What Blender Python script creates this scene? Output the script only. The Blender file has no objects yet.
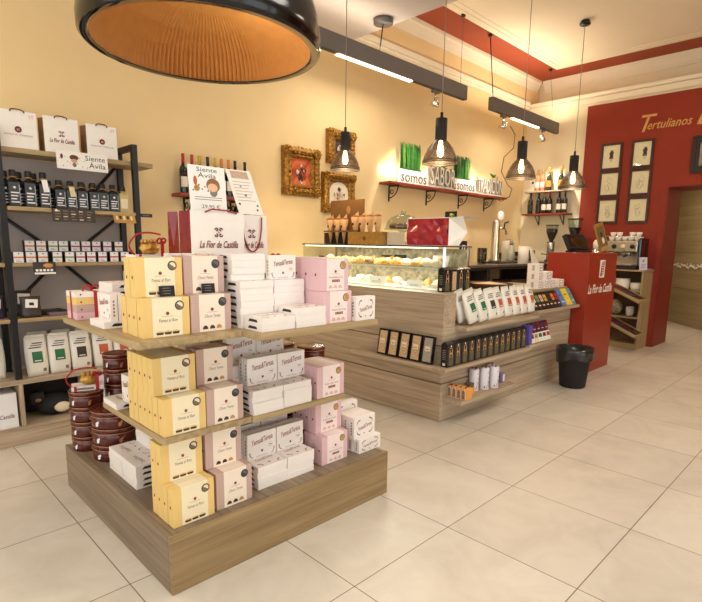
import bpy, math, random
from mathutils import Matrix, Vector, Euler
random.seed(11)
PI = math.pi
SC = bpy.context.scene
COL = SC.collection
VM = SC.view_settings
VM.view_transform = 'Standard'
VM.look = 'None'
VM.gamma = 1
VM.use_curve_mapping = False
VM.exposure = -0.85

# ---------------------------------------------------------------- materials
def lin(c):
    return tuple((x / 255 / 12.92) if x <= 10 else ((x / 255 + 0.055) / 1.055) ** 2.4 for x in c) + (1.0,)

MATS = {}
def pm(name, rgb, rough=0.55, metal=0.0, var=0.06, scale=25.0, bump=0.0, bscale=60.0, coat=0.0, emit=0.0, alpha=1.0, trans=0.0, ecol=None):
    """plain material with a slight procedural mottling of its own colour"""
    if name in MATS:
        return MATS[name]
    m = bpy.data.materials.new(name)
    m.use_nodes = True
    nt = m.node_tree
    b = nt.nodes['Principled BSDF']
    b.inputs['Roughness'].default_value = rough
    b.inputs['Metallic'].default_value = metal
    if coat:
        b.inputs['Coat Weight'].default_value = coat
        b.inputs['Coat Roughness'].default_value = 0.06
    c = lin(rgb)
    tc = nt.nodes.new('ShaderNodeTexCoord')
    nz = nt.nodes.new('ShaderNodeTexNoise')
    nz.inputs['Scale'].default_value = scale
    nz.inputs['Detail'].default_value = 3
    nt.links.new(tc.outputs['Object'], nz.inputs['Vector'])
    rp = nt.nodes.new('ShaderNodeValToRGB')
    rp.color_ramp.elements[0].position = 0.3
    rp.color_ramp.elements[1].position = 0.7
    rp.color_ramp.elements[0].color = tuple(x * (1 - var) for x in c[:3]) + (1,)
    rp.color_ramp.elements[1].color = tuple(min(1, x * (1 + var)) for x in c[:3]) + (1,)
    nt.links.new(nz.outputs['Fac'], rp.inputs['Fac'])
    nt.links.new(rp.outputs['Color'], b.inputs['Base Color'])
    if bump:
        n2 = nt.nodes.new('ShaderNodeTexNoise')
        n2.inputs['Scale'].default_value = bscale
        n2.inputs['Detail'].default_value = 4
        nt.links.new(tc.outputs['Object'], n2.inputs['Vector'])
        bp = nt.nodes.new('ShaderNodeBump')
        bp.inputs['Strength'].default_value = bump
        bp.inputs['Distance'].default_value = 0.01
        nt.links.new(n2.outputs['Fac'], bp.inputs['Height'])
        nt.links.new(bp.outputs['Normal'], b.inputs['Normal'])
    if emit:
        b.inputs['Emission Color'].default_value = lin(ecol or rgb)
        b.inputs['Emission Strength'].default_value = emit
    if alpha < 1:
        b.inputs['Alpha'].default_value = alpha
    if trans:
        b.inputs['Transmission Weight'].default_value = trans
    MATS[name] = m
    return m

def wood(name, light, dark, axis, scale=1.0, rough=0.5, coat=0.0):
    """planed oak with grain stretched along one axis"""
    if name in MATS:
        return MATS[name]
    m = bpy.data.materials.new(name)
    m.use_nodes = True
    nt = m.node_tree
    b = nt.nodes['Principled BSDF']
    b.inputs['Roughness'].default_value = rough
    b.inputs['Coat Weight'].default_value = coat
    tc = nt.nodes.new('ShaderNodeTexCoord')
    mp = nt.nodes.new('ShaderNodeMapping')
    s = [40 * scale] * 3
    s[axis] = 1.3 * scale
    mp.inputs['Scale'].default_value = s
    nt.links.new(tc.outputs['Object'], mp.inputs['Vector'])
    nz = nt.nodes.new('ShaderNodeTexNoise')
    nz.inputs['Scale'].default_value = 1.0
    nz.inputs['Detail'].default_value = 6
    nz.inputs['Roughness'].default_value = 0.62
    nz.inputs['Distortion'].default_value = 0.5
    nt.links.new(mp.outputs['Vector'], nz.inputs['Vector'])
    rp = nt.nodes.new('ShaderNodeValToRGB')
    rp.color_ramp.elements[0].position = 0.28
    rp.color_ramp.elements[1].position = 0.66
    rp.color_ramp.elements[0].color = lin(dark)
    rp.color_ramp.elements[1].color = lin(light)
    nt.links.new(nz.outputs['Fac'], rp.inputs['Fac'])
    mp2 = nt.nodes.new('ShaderNodeMapping')
    s2 = [6 * scale] * 3
    s2[axis] = 0.7 * scale
    mp2.inputs['Scale'].default_value = s2
    nt.links.new(tc.outputs['Object'], mp2.inputs['Vector'])
    n2 = nt.nodes.new('ShaderNodeTexNoise')
    n2.inputs['Detail'].default_value = 3
    n2.inputs['Scale'].default_value = 1.0
    n2.inputs['Distortion'].default_value = 1.2
    nt.links.new(mp2.outputs['Vector'], n2.inputs['Vector'])
    mx = nt.nodes.new('ShaderNodeMix')
    mx.data_type = 'RGBA'
    mx.blend_type = 'MULTIPLY'
    mx.inputs['Factor'].default_value = 0.4
    rp2 = nt.nodes.new('ShaderNodeValToRGB')
    rp2.color_ramp.elements[0].position = 0.35
    rp2.color_ramp.elements[1].position = 0.6
    rp2.color_ramp.elements[0].color = (0.62, 0.6, 0.58, 1)
    rp2.color_ramp.elements[1].color = (1, 1, 1, 1)
    nt.links.new(n2.outputs['Fac'], rp2.inputs['Fac'])
    nt.links.new(rp.outputs['Color'], mx.inputs[6])
    nt.links.new(rp2.outputs['Color'], mx.inputs[7])
    nt.links.new(mx.outputs[2], b.inputs['Base Color'])
    bp = nt.nodes.new('ShaderNodeBump')
    bp.inputs['Strength'].default_value = 0.15
    bp.inputs['Distance'].default_value = 0.004
    nt.links.new(nz.outputs['Fac'], bp.inputs['Height'])
    nt.links.new(bp.outputs['Normal'], b.inputs['Normal'])
    MATS[name] = m
    return m

def glass(name, rgb=(235, 245, 242), rough=0.02, clear=0.88):
    """thin sheet glass: mostly see-through with a glossy reflection"""
    if name in MATS:
        return MATS[name]
    m = bpy.data.materials.new(name)
    m.use_nodes = True
    nt = m.node_tree
    nt.nodes.remove(nt.nodes['Principled BSDF'])
    out = nt.nodes['Material Output']
    tr = nt.nodes.new('ShaderNodeBsdfTransparent')
    tr.inputs['Color'].default_value = lin(rgb)
    gl = nt.nodes.new('ShaderNodeBsdfGlossy')
    gl.inputs['Roughness'].default_value = rough
    fr = nt.nodes.new('ShaderNodeLayerWeight')
    fr.inputs['Blend'].default_value = 0.5
    pw = nt.nodes.new('ShaderNodeMath')
    pw.operation = 'POWER'
    pw.inputs[1].default_value = 5
    nt.links.new(fr.outputs['Facing'], pw.inputs[0])
    ad = nt.nodes.new('ShaderNodeMath')
    ad.operation = 'MULTIPLY_ADD'
    ad.inputs[1].default_value = 0.5
    ad.inputs[2].default_value = (1 - clear) * 0.35
    nt.links.new(pw.outputs[0], ad.inputs[0])
    mx = nt.nodes.new('ShaderNodeMixShader')
    nt.links.new(ad.outputs[0], mx.inputs['Fac'])
    nt.links.new(tr.outputs[0], mx.inputs[1])
    nt.links.new(gl.outputs[0], mx.inputs[2])
    nt.links.new(mx.outputs[0], out.inputs['Surface'])
    MATS[name] = m
    return m

# ---------------------------------------------------------------- mesh builder
TXT = {}
def text_geo(s, shear, offset, extrude, res):
    key = (s, shear, offset, extrude, res)
    if key not in TXT:
        cu = bpy.data.curves.new('lettering', 'FONT')
        cu.body = s
        cu.align_x = 'CENTER'
        cu.align_y = 'CENTER'
        cu.size = 1
        cu.shear = shear
        cu.offset = offset
        cu.extrude = extrude
        cu.resolution_u = res
        ob = bpy.data.objects.new('lettering', cu)
        COL.objects.link(ob)
        bpy.context.view_layer.update()
        dg = bpy.context.evaluated_depsgraph_get()
        me = bpy.data.meshes.new_from_object(ob.evaluated_get(dg))
        vs = [tuple(v.co) for v in me.vertices]
        fs = [tuple(p.vertices) for p in me.polygons]
        bpy.data.objects.remove(ob)
        bpy.data.curves.remove(cu)
        bpy.data.meshes.remove(me)
        xs = [v[0] for v in vs] or [0]
        TXT[key] = (vs, fs, max(xs) - min(xs))
    return TXT[key]

class MB:
    def __init__(s):
        s.v, s.f, s.mi, s.sm, s.mats = [], [], [], [], []
        s.T = Matrix()
    def add(s, vs, fs, mat, smooth=False):
        if mat not in s.mats:
            s.mats.append(mat)
        k, n = s.mats.index(mat), len(s.v)
        s.v += [tuple(s.T @ Vector(v)) for v in vs]
        for f in fs:
            s.f.append([i + n for i in f])
            s.mi.append(k)
            s.sm.append(smooth)
        return s
    def box(s, a, b, mat):
        (x0, y0, z0), (x1, y1, z1) = a, b
        vs = [(x0, y0, z0), (x1, y0, z0), (x1, y1, z0), (x0, y1, z0), (x0, y0, z1), (x1, y0, z1), (x1, y1, z1), (x0, y1, z1)]
        return s.add(vs, [(0, 3, 2, 1), (4, 5, 6, 7), (0, 1, 5, 4), (1, 2, 6, 5), (2, 3, 7, 6), (3, 0, 4, 7)], mat)
    def lathe(s, prof, mat, n=20, c=(0, 0, 0), smooth=True, rmod=None):
        vs, fs = [], []
        for r, z in prof:
            for i in range(n):
                a = 2 * PI * i / n
                q = r * (rmod(i) if rmod else 1)
                vs.append((c[0] + q * math.cos(a), c[1] + q * math.sin(a), c[2] + z))
        for j in range(len(prof) - 1):
            for i in range(n):
                k = (i + 1) % n
                fs.append((j * n + i, j * n + k, (j + 1) * n + k, (j + 1) * n + i))
        if prof[0][0] > 1e-4:
            fs.append(tuple(reversed(range(n))))
        if prof[-1][0] > 1e-4:
            fs.append(tuple((len(prof) - 1) * n + i for i in range(n)))
        return s.add(vs, fs, mat, smooth)
    def shell(s, prof, mat, n=20, c=(0, 0, 0), smooth=True, rmod=None):
        """open surface of revolution without end caps"""
        vs, fs = [], []
        for r, z in prof:
            for i in range(n):
                a = 2 * PI * i / n
                q = r * (rmod(i) if rmod else 1)
                vs.append((c[0] + q * math.cos(a), c[1] + q * math.sin(a), c[2] + z))
        for j in range(len(prof) - 1):
            for i in range(n):
                k = (i + 1) % n
                fs.append((j * n + i, j * n + k, (j + 1) * n + k, (j + 1) * n + i))
        return s.add(vs, fs, mat, smooth)
    def tube(s, pts, r, mat, n=6):
        pts = [Vector(p) for p in pts]
        vs, fs = [], []
        for i, p in enumerate(pts):
            d = (pts[min(i + 1, len(pts) - 1)] - pts[max(i - 1, 0)]).normalized()
            u = d.cross(Vector((0, 0, 1)))
            if u.length < 1e-3:
                u = Vector((1, 0, 0))
            u.normalize()
            w = d.cross(u)
            for k in range(n):
                a = 2 * PI * k / n
                vs.append(tuple(p + u * (r * math.cos(a)) + w * (r * math.sin(a))))
        for i in range(len(pts) - 1):
            for k in range(n):
                q = (k + 1) % n
                fs.append((i * n + k, i * n + q, (i + 1) * n + q, (i + 1) * n + k))
        fs.append(tuple(reversed(range(n))))
        fs.append(tuple((len(pts) - 1) * n + k for k in range(n)))
        return s.add(vs, fs, mat, True)
    def rect(s, x0, z0, x1, z1, y, mat):
        return s.add([(x0, y, z0), (x1, y, z0), (x1, y, z1), (x0, y, z1)], [(0, 1, 2, 3)], mat)
    def disc(s, x, z, r, y, mat, n=14, rz=None):
        rz = rz or r
        return s.add([(x + r * math.cos(2 * PI * i / n), y, z + rz * math.sin(2 * PI * i / n)) for i in range(n)], [tuple(range(n))], mat)
    def poly(s, pts, y0, y1, mat):
        """outline in x,z pulled from y0 (front) to y1"""
        n = len(pts)
        vs = [(x, y0, z) for x, z in pts] + [(x, y1, z) for x, z in pts]
        fs = [tuple(range(n)), tuple(reversed(range(n, 2 * n)))]
        fs += [(i, i + n, (i + 1) % n + n, (i + 1) % n) for i in range(n)]
        return s.add(vs, fs, mat)
    def blob(s, c, r, mat, n=10, m=7, wob=0.0):
        rx, ry, rz = r if isinstance(r, (tuple, list)) else (r, r, r)
        vs, fs = [(c[0], c[1], c[2] - rz)], []
        for j in range(1, m):
            t = PI * j / m
            for i in range(n):
                a = 2 * PI * i / n
                k = 1 + (random.uniform(-wob, wob) if wob else 0)
                vs.append((c[0] + rx * k * math.sin(t) * math.cos(a), c[1] + ry * k * math.sin(t) * math.sin(a), c[2] - rz * k * math.cos(t)))
        vs.append((c[0], c[1], c[2] + rz))
        for i in range(n):
            k = (i + 1) % n
            fs.append((0, 1 + k, 1 + i))
            for j in range(m - 2):
                fs.append((1 + j * n + i, 1 + j * n + k, 1 + (j + 1) * n + k, 1 + (j + 1) * n + i))
            fs.append((len(vs) - 1, 1 + (m - 2) * n + i, 1 + (m - 2) * n + k))
        return s.add(vs, fs, mat, True)
    def text(s, t, x, z, y, mat, h=None, w=None, shear=0.0, offset=0.0, extrude=0.0, res=2, rot=0.0):
        """lettering that faces -y, centred on x, z; h is the letter size, w the width it is fitted to"""
        vs, fs, wd = text_geo(t, shear, offset, extrude, res)
        sx = sz = h or 0.01
        if w:
            sx = w / max(wd, 1e-6)
            sz = h or sx
        cr, sr = math.cos(rot), math.sin(rot)
        out = []
        for a, b, d in vs:
            px, pz = a * sx, b * sz
            out.append((x + px * cr - pz * sr, y - d * (sz if extrude else 1), z + px * sr + pz * cr))
        return s.add(out, fs, mat)
    def build(s, name, parent=None, loc=(0, 0, 0), rot=(0, 0, 0), bev=0.0, label=None, seg=2):
        me = bpy.data.meshes.new(name)
        me.from_pydata(s.v, [], s.f)
        for m in s.mats:
            me.materials.append(m)
        me.polygons.foreach_set('material_index', s.mi)
        me.polygons.foreach_set('use_smooth', s.sm)
        me.update()
        o = bpy.data.objects.new(name, me)
        COL.objects.link(o)
        o.location = loc
        o.rotation_euler = rot
        if parent is not None:
            o.parent = parent
        if bev:
            md = o.modifiers.new('edge', 'BEVEL')
            md.width = bev
            md.segments = seg
            md.limit_method = 'ANGLE'
            md.angle_limit = 0.9
        if label:
            o['label'] = label
        return o

def tag(o, label, cat, group=None):
    o['label'] = label
    o['category'] = cat
    if group:
        o['group'] = group
    return o

def thing(name, label, cat, loc=(0, 0, 0), rot=(0, 0, 0), group=None):
    o = bpy.data.objects.new(name, None)
    o.empty_display_size = 0.05
    COL.objects.link(o)
    o.location = loc
    o.rotation_euler = rot
    return tag(o, label, cat, group)

def struct(name, mb, bev=0.0, label=None):
    o = mb.build(name, bev=bev)
    o['kind'] = 'structure'
    if label:
        o['label'] = label
    return o

KIDS = {}
def copy_tree(o, parent=None):
    c = o.copy()
    COL.objects.link(c)
    if parent is not None:
        c.parent = parent
    for ch in KIDS.get(o.name, [x for x in o.children]):
        copy_tree(ch, c)
    return c

class Proto:
    """first put() places the original, every later one a copy of it and of its parts"""
    def __init__(s, fn, cat):
        s.fn, s.cat, s.src, s.kids = fn, cat, None, None
    def put(s, loc, label, group=None, rz=0.0, rx=0.0, ry=0.0, scale=None):
        if s.src is None:
            o = s.src = s.fn()
        else:
            o = copy_tree(s.src)
        o.location = loc
        o.rotation_euler = (rx, ry, rz)
        o.scale = scale or (1, 1, 1)
        o['label'] = label
        o['category'] = s.cat
        if group:
            o['group'] = group
        elif 'group' in o:
            del o['group']
        return o

ORD = ['first', 'second', 'third', 'fourth', 'fifth', 'sixth', 'seventh', 'eighth', 'ninth', 'tenth', 'eleventh', 'twelfth', 'thirteenth', 'fourteenth', 'fifteenth']

# ---------------------------------------------------------------- camera
H = 1.2875
FPX, CX, CY = 515.9, 364.9, 329.2
ya, pa, ra = math.radians(-45.56), math.radians(9.38), math.radians(0.96)
Yaw = Matrix(((math.cos(ya), 0, math.sin(ya)), (0, 1, 0), (-math.sin(ya), 0, math.cos(ya))))
Pit = Matrix(((1, 0, 0), (0, math.cos(pa), -math.sin(pa)), (0, math.sin(pa), math.cos(pa))))
Rol = Matrix(((math.cos(ra), -math.sin(ra), 0), (math.sin(ra), math.cos(ra), 0), (0, 0, 1)))
W2C = Rol @ Pit @ Yaw @ Matrix(((1, 0, 0), (0, 0, -1), (0, 1, 0)))
right, down, fwd = Vector(W2C[0]), Vector(W2C[1]), Vector(W2C[2])
cd = bpy.data.cameras.new('camera')
cam = bpy.data.objects.new('camera', cd)
COL.objects.link(cam)
mw = Matrix((right, -down, -fwd)).transposed().to_4x4()
mw.translation = (0, 0, H)
cam.matrix_world = mw
cd.sensor_fit = 'HORIZONTAL'
cd.sensor_width = 36
cd.lens = FPX * 36 / 702
cd.shift_x = -(CX - 351) / 702
cd.shift_y = (CY - 301) / 702
cd.clip_start = 0.05
SC.camera = cam
# ---------------------------------------------------------------- palette
WALL = pm('cream_wall', (238, 208, 154), 0.8, var=0.02, scale=3)
WALLB = pm('pale_wall', (238, 224, 190), 0.8, var=0.02, scale=3)
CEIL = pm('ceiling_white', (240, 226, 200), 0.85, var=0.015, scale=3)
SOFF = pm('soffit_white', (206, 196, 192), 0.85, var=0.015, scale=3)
BAND = pm('terracotta_band', (158, 66, 34), 0.7, var=0.04, scale=4)
RED = pm('red_paint', (140, 40, 12), 0.7, var=0.04, scale=3)
RED_SHADED = pm('red_paint_shaded', (132, 30, 20), 0.5, var=0.04, scale=3)  # same red as the wall, doorway shade put into the colour
OAK_X = wood('oak_along_x', (190, 164, 120), (148, 122, 82), 0)
OAK_Y = wood('oak_along_y', (190, 164, 120), (148, 122, 82), 1)
OAK_Z = wood('oak_upright', (190, 164, 120), (148, 122, 82), 2)
GOAK_X = wood('grey_oak_along_x', (206, 184, 156), (160, 138, 112), 0)
GOAK_Y = wood('grey_oak_along_y', (206, 184, 156), (160, 138, 112), 1)
GOAK_Z = wood('grey_oak_upright', (206, 184, 156), (160, 138, 112), 2)
POAK_X = wood('dark_oak_along_x', (168, 140, 98), (130, 104, 68), 0)
POAK_Y = wood('dark_oak_along_y', (152, 132, 108), (114, 96, 76), 1)
REDWOOD = wood('red_stained_wood', (170, 70, 40), (112, 36, 20), 0, 1.4)
BLK = pm('black_metal', (24, 23, 24), 0.45, var=0.1)
BLKG = pm('black_gloss', (14, 13, 13), 0.12, var=0.1, coat=0.6)
BLKM = pm('black_matt', (30, 28, 28), 0.75, var=0.1)
GREYM = pm('grey_metal', (104, 100, 98), 0.45, 0.3, var=0.04)
STEEL = pm('brushed_steel', (190, 186, 178), 0.28, 1.0, var=0.05)
CHROME = pm('chrome', (225, 222, 216), 0.12, 1.0, var=0.02)
WHT = pm('white_card', (244, 236, 226), 0.6, var=0.015)
WHTC = pm('white_card_cool', (240, 236, 236), 0.6, var=0.015)
CREAM = pm('cream_card', (240, 222, 190), 0.6, var=0.02)
INK = pm('maroon_ink', (120, 34, 34), 0.6, var=0.08)
INKK = pm('black_ink', (40, 34, 34), 0.6, var=0.08)
INKG = pm('grey_ink', (130, 118, 108), 0.6, var=0.08)
GOLD = pm('gold_card', (196, 150, 78), 0.35, 0.5, var=0.15)
REDC = pm('red_cord', (160, 30, 34), 0.5, var=0.08)
REDG = pm('red_gloss_paper', (132, 22, 26), 0.22, var=0.12, bump=0.35, bscale=9)
PAPER = pm('white_paper', (246, 240, 232), 0.7, var=0.015)
BROWN = pm('brown_truffle', (62, 38, 26), 0.4, var=0.2)
GLASS = glass('sheet_glass', (248, 250, 248))
CLEAR = glass('clear_vessel_glass', (225, 235, 230), 0.03, 0.8)

# floor of square tiles
fm = bpy.data.materials.new('stone_tile')
fm.use_nodes = True
nt = fm.node_tree
pb = nt.nodes['Principled BSDF']
tc = nt.nodes.new('ShaderNodeTexCoord')
mp = nt.nodes.new('ShaderNodeMapping')
TILE = 0.602
mp.inputs['Location'].default_value = (-0.652, -1.262, 0)
nt.links.new(tc.outputs['Object'], mp.inputs['Vector'])
br = nt.nodes.new('ShaderNodeTexBrick')
br.offset = 0
br.squash = 1
br.inputs['Color1'].default_value = lin((226, 216, 200))
br.inputs['Color2'].default_value = lin((217, 206, 190))
br.inputs['Mortar'].default_value = lin((120, 108, 92))
br.inputs['Scale'].default_value = 1
br.inputs['Mortar Size'].default_value = 0.0022
br.inputs['Mortar Smooth'].default_value = 0.1
br.inputs['Bias'].default_value = 0
br.inputs['Brick Width'].default_value = TILE
br.inputs['Row Height'].default_value = TILE
nt.links.new(mp.outputs[0], br.inputs['Vector'])
n1 = nt.nodes.new('ShaderNodeTexNoise')
n1.inputs['Scale'].default_value = 3.5
n1.inputs['Detail'].default_value = 8
n1.inputs['Roughness'].default_value = 0.65
n1.inputs['Distortion'].default_value = 0.8
nt.links.new(tc.outputs['Object'], n1.inputs['Vector'])
r1 = nt.nodes.new('ShaderNodeValToRGB')
r1.color_ramp.elements[0].position = 0.3
r1.color_ramp.elements[1].position = 0.62
r1.color_ramp.elements[0].color = (0.82, 0.8, 0.77, 1)
r1.color_ramp.elements[1].color = (1, 1, 1, 1)
nt.links.new(n1.outputs['Fac'], r1.inputs['Fac'])
mx = nt.nodes.new('ShaderNodeMix')
mx.data_type = 'RGBA'
mx.blend_type = 'MULTIPLY'
mx.inputs['Factor'].default_value = 0.8
nt.links.new(br.outputs['Color'], mx.inputs[6])
nt.links.new(r1.outputs['Color'], mx.inputs[7])
nt.links.new(mx.outputs[2], pb.inputs['Base Color'])
pb.inputs['Roughness'].default_value = 0.34
pb.inputs['Specular IOR Level'].default_value = 0.4

struct('floor', MB().box((-1.6, -3.2, -0.06), (12.0, 5.6, 0.0), fm))
struct('wall_left', MB().box((-1.7, 4.02, 0), (7.92, 4.14, 3.95), WALL))
# back wall: a painted wall, a ledge moulding, and a set-back upper part
BX = 7.52
OY0, OY1, OZ = 0.7, 2.0, 2.07
w = MB()
w.box((BX, OY1, 0), (BX + 0.12, 4.02, 3.32), WALLB)
w.box((BX, -3.2, 0), (BX + 0.12, OY0, 3.32), WALLB)
w.box((BX, OY0, OZ), (BX + 0.12, OY1, 3.32), WALLB)
w.box((BX + 0.33, -3.2, 3.30), (BX + 0.40, 4.02, 3.95), WALLB)
struct('wall_back', w)
w = MB()
w.box((BX - 0.05, OY1, 0), (BX - 0.001, 3.1, 3.2), RED)
w.box((BX - 0.05, -3.2, 0), (BX - 0.001, OY0, 3.2), RED)
w.box((BX - 0.05, OY0, OZ), (BX - 0.001, OY1, 3.2), RED)
struct('wall_back_red_panel', w, label='tall red painted panel on the pale back wall')
w = MB()
w.box((BX - 0.06, OY1 - 0.012, 0), (BX + 0.55, OY1 - 0.001, OZ), RED_SHADED)
w.box((BX - 0.06, OY0 + 0.001, 0), (BX + 0.55, OY0 + 0.012, OZ), RED_SHADED)
w.box((BX - 0.06, OY0 + 0.012, OZ - 0.012), (BX + 0.55, OY1 - 0.012, OZ - 0.001), RED_SHADED)
w.box((BX - 0.065, OY1, 0), (BX - 0.051, OY1 + 0.07, OZ + 0.1), RED)
w.box((BX - 0.065, OY0 - 0.07, 0), (BX - 0.051, OY0, OZ + 0.1), RED)
w.box((BX - 0.065, OY0, OZ), (BX - 0.051, OY1, OZ + 0.1), RED)
struct('door_1', w, label='red lined doorway without a door leaf')
w = MB()
w.box((BX - 0.04, -3.2, 3.322), (BX + 0.329, 3.98, 3.375), CEIL)
w.box((BX - 0.02, -3.2, 3.24), (BX - 0.001, 4.0, 3.32), CEIL)
struct('trim_1', w, 0.01, 'white ledge moulding across the back wall')
w = MB()
w.box((3.86, 3.96, 3.30), (7.46, 4.019, 3.33), CEIL)
w.box((3.86, 3.94, 3.331), (7.46, 4.019, 3.39), CEIL)
struct('trim_2', w, 0.008, 'white picture rail moulding on the cream wall')
# upper ceiling, red band, inner panel
struct('ceiling', MB().box((3.86, -3.2, 3.75), (7.92, 4.14, 3.95), BAND), label='terracotta red ceiling band')
CX1, CY1 = 7.36, 3.54
w = MB()
w.box((3.86, -3.2, 3.744), (CX1 - 0.16, CY1 - 0.16, 3.7495), CEIL)
struct('ceiling_panel', w, label='cream inner ceiling field')
w = MB()
w.box((3.86, CY1 - 0.16, 3.738), (CX1, CY1, 3.7495), CEIL)
w.box((CX1 - 0.16, -3.2, 3.738), (CX1, CY1 - 0.161, 3.7495), CEIL)
w.box((3.86, CY1 - 0.1, 3.730), (CX1 - 0.06, CY1 - 0.06, 3.7379), CEIL)
w.box((CX1 - 0.1, -3.2, 3.730), (CX1 - 0.06, CY1 - 0.101, 3.7379), CEIL)
struct('trim_3', w, 0.003, 'white moulding framing the inner ceiling')
def cove(name, pts, a, b, axis, label):
    vs, n = [], len(pts)
    for t in (a, b):
        for p, z in pts:
            vs.append((t, p, z) if axis == 'x' else (p, t, z))
    fs = [tuple(range(n)), tuple(reversed(range(n, 2 * n)))] + [(i, (i + 1) % n, (i + 1) % n + n, i + n) for i in range(n)]
    struct(name, MB().add(vs, fs, CEIL), 0, label)
prof = [(4.019, 3.60), (4.005, 3.60), (3.99, 3.64), (3.96, 3.69), (3.94, 3.71), (3.935, 3.748), (4.019, 3.748)]
cove('trim_4', prof, 3.87, 7.74, 'x', 'white cornice along the cream wall')
prof = [(7.849, 3.60), (7.83, 3.60), (7.82, 3.64), (7.78, 3.69), (7.755, 3.71), (7.75, 3.748), (7.849, 3.748)]
cove('trim_5', prof, -3.2, 3.93, 'y', 'white cornice along the back wall')
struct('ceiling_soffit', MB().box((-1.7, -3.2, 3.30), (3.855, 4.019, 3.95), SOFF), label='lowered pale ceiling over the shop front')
# shop front walls behind the viewer, with open display windows
w = MB()
w.box((-1.7, -3.2, 0), (-1.58, 4.02, 0.35), WALLB)
w.box((-1.7, -3.2, 2.7), (-1.58, 4.02, 3.30), WALLB)
for y in (-3.2, -0.6, 1.6, 3.7):
    w.box((-1.7, y, 0.35), (-1.58, y + 0.32, 2.7), WALLB)
struct('wall_front', w)
w = MB()
w.box((-1.58, -3.32, 0), (7.8, -3.2, 0.35), WALLB)
w.box((-1.58, -3.32, 2.7), (7.8, -3.2, 3.95), WALLB)
for x in (-1.58, 1.2, 3.9, 5.0):
    w.box((x, -3.32, 0.35), (x + 0.3 if x < 5 else 7.8, -3.2, 2.7), WALLB)
struct('wall_right', w)
k = 0
def window(quad, axis, at):
    global k
    k += 1
    (a0, a1, z0, z1) = quad
    m = MB()
    d = 0.03
    def bx(p0, p1, q0, q1):
        if axis == 'y':
            m.box((at, p0, q0), (at + 0.05, p1, q1), GREYM)
        else:
            m.box((p0, at, q0), (p1, at + 0.05, q1), GREYM)
    bx(a0, a1, z0, z0 + 0.05)
    bx(a0, a1, z1 - 0.05, z1)
    bx(a0, a0 + 0.05, z0 + 0.05, z1 - 0.05)
    bx(a1 - 0.05, a1, z0 + 0.05, z1 - 0.05)
    o = struct('window_%d' % k, m)
    g = MB()
    if axis == 'y':
        g.box((at + 0.02, a0 + 0.05, z0 + 0.05), (at + 0.026, a1 - 0.05, z1 - 0.05), GLASS)
    else:
        g.box((a0 + 0.05, at + 0.02, z0 + 0.05), (a1 - 0.05, at + 0.026, z1 - 0.05), GLASS)
    g.build('pane', o)
window((-2.88, -0.6, 0.35, 2.7), 'y', -1.66)
window((-0.28, 1.6, 0.35, 2.7), 'y', -1.66)
window((1.92, 3.7, 0.35, 2.7), 'y', -1.66)
window((-1.28, 1.2, 0.35, 2.7), 'x', -3.28)
window((1.5, 3.9, 0.35, 2.7), 'x', -3.28)
window((4.2, 5.0, 0.35, 2.7), 'x', -3.28)
# the passage beyond the doorway
ang = math.atan2(0.735, 0.855)
PAS = wood('passage_boards', (186, 164, 128), (164, 140, 104), 0, 0.5)
w = MB()
for i in range(4):
    w.box((-2.6, 0, 0.62 * i + 0.003), (3.6, 0.1, 0.62 * i + 0.617), PAS)
w.box((-2.6, 0.02, 0), (3.6, 0.12, 2.6), pm('passage_gap', (120, 88, 52), 0.7))
o = struct('wall_passage', w, label='boarded passage wall beyond the red doorway')
o.location = (9.715, 1.93, 0)
o.rotation_euler = (0, 0, ang + PI)
m = MB()
random.seed(5)
for i in range(46):
    x = -1.2 + i * 0.05
    m.blob((x, -0.012, 1.0 + 0.018 * math.sin(i * 1.3) + random.uniform(-0.012, 0.012)), (0.03, 0.006, 0.02), WHT, 7, 5, 0.15)
    if i % 2:
        m.blob((x + 0.02, -0.012, 1.03 + 0.014 * math.sin(i)), (0.012, 0.005, 0.022), WHT, 6, 5)
m.build('frieze', o, label='white scrolling frieze band')
struct('ceiling_passage', MB().box((7.8, -1.5, 2.45), (12.0, 5.6, 2.55), CEIL))
w = MB()
w.box((8.08, 2.02, 0), (8.2, 5.5, 2.45), WALLB)
w.box((8.2, 5.4, 0), (12, 5.5, 2.45), WALLB)
w.box((11.9, -1.4, 0), (12, 5.4, 2.45), WALLB)
w.box((7.7, -1.5, 0), (12, -1.4, 2.45), WALLB)
struct('wall_passage_side', w)
# ---------------------------------------------------------------- daylight and lamps
wd = bpy.data.worlds.new('daylight')
SC.world = wd
wd.use_nodes = True
bg = wd.node_tree.nodes['Background']
bg.inputs['Color'].default_value = (0.92, 0.95, 1.0, 1)
bg.inputs['Strength'].default_value = 5.3

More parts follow.
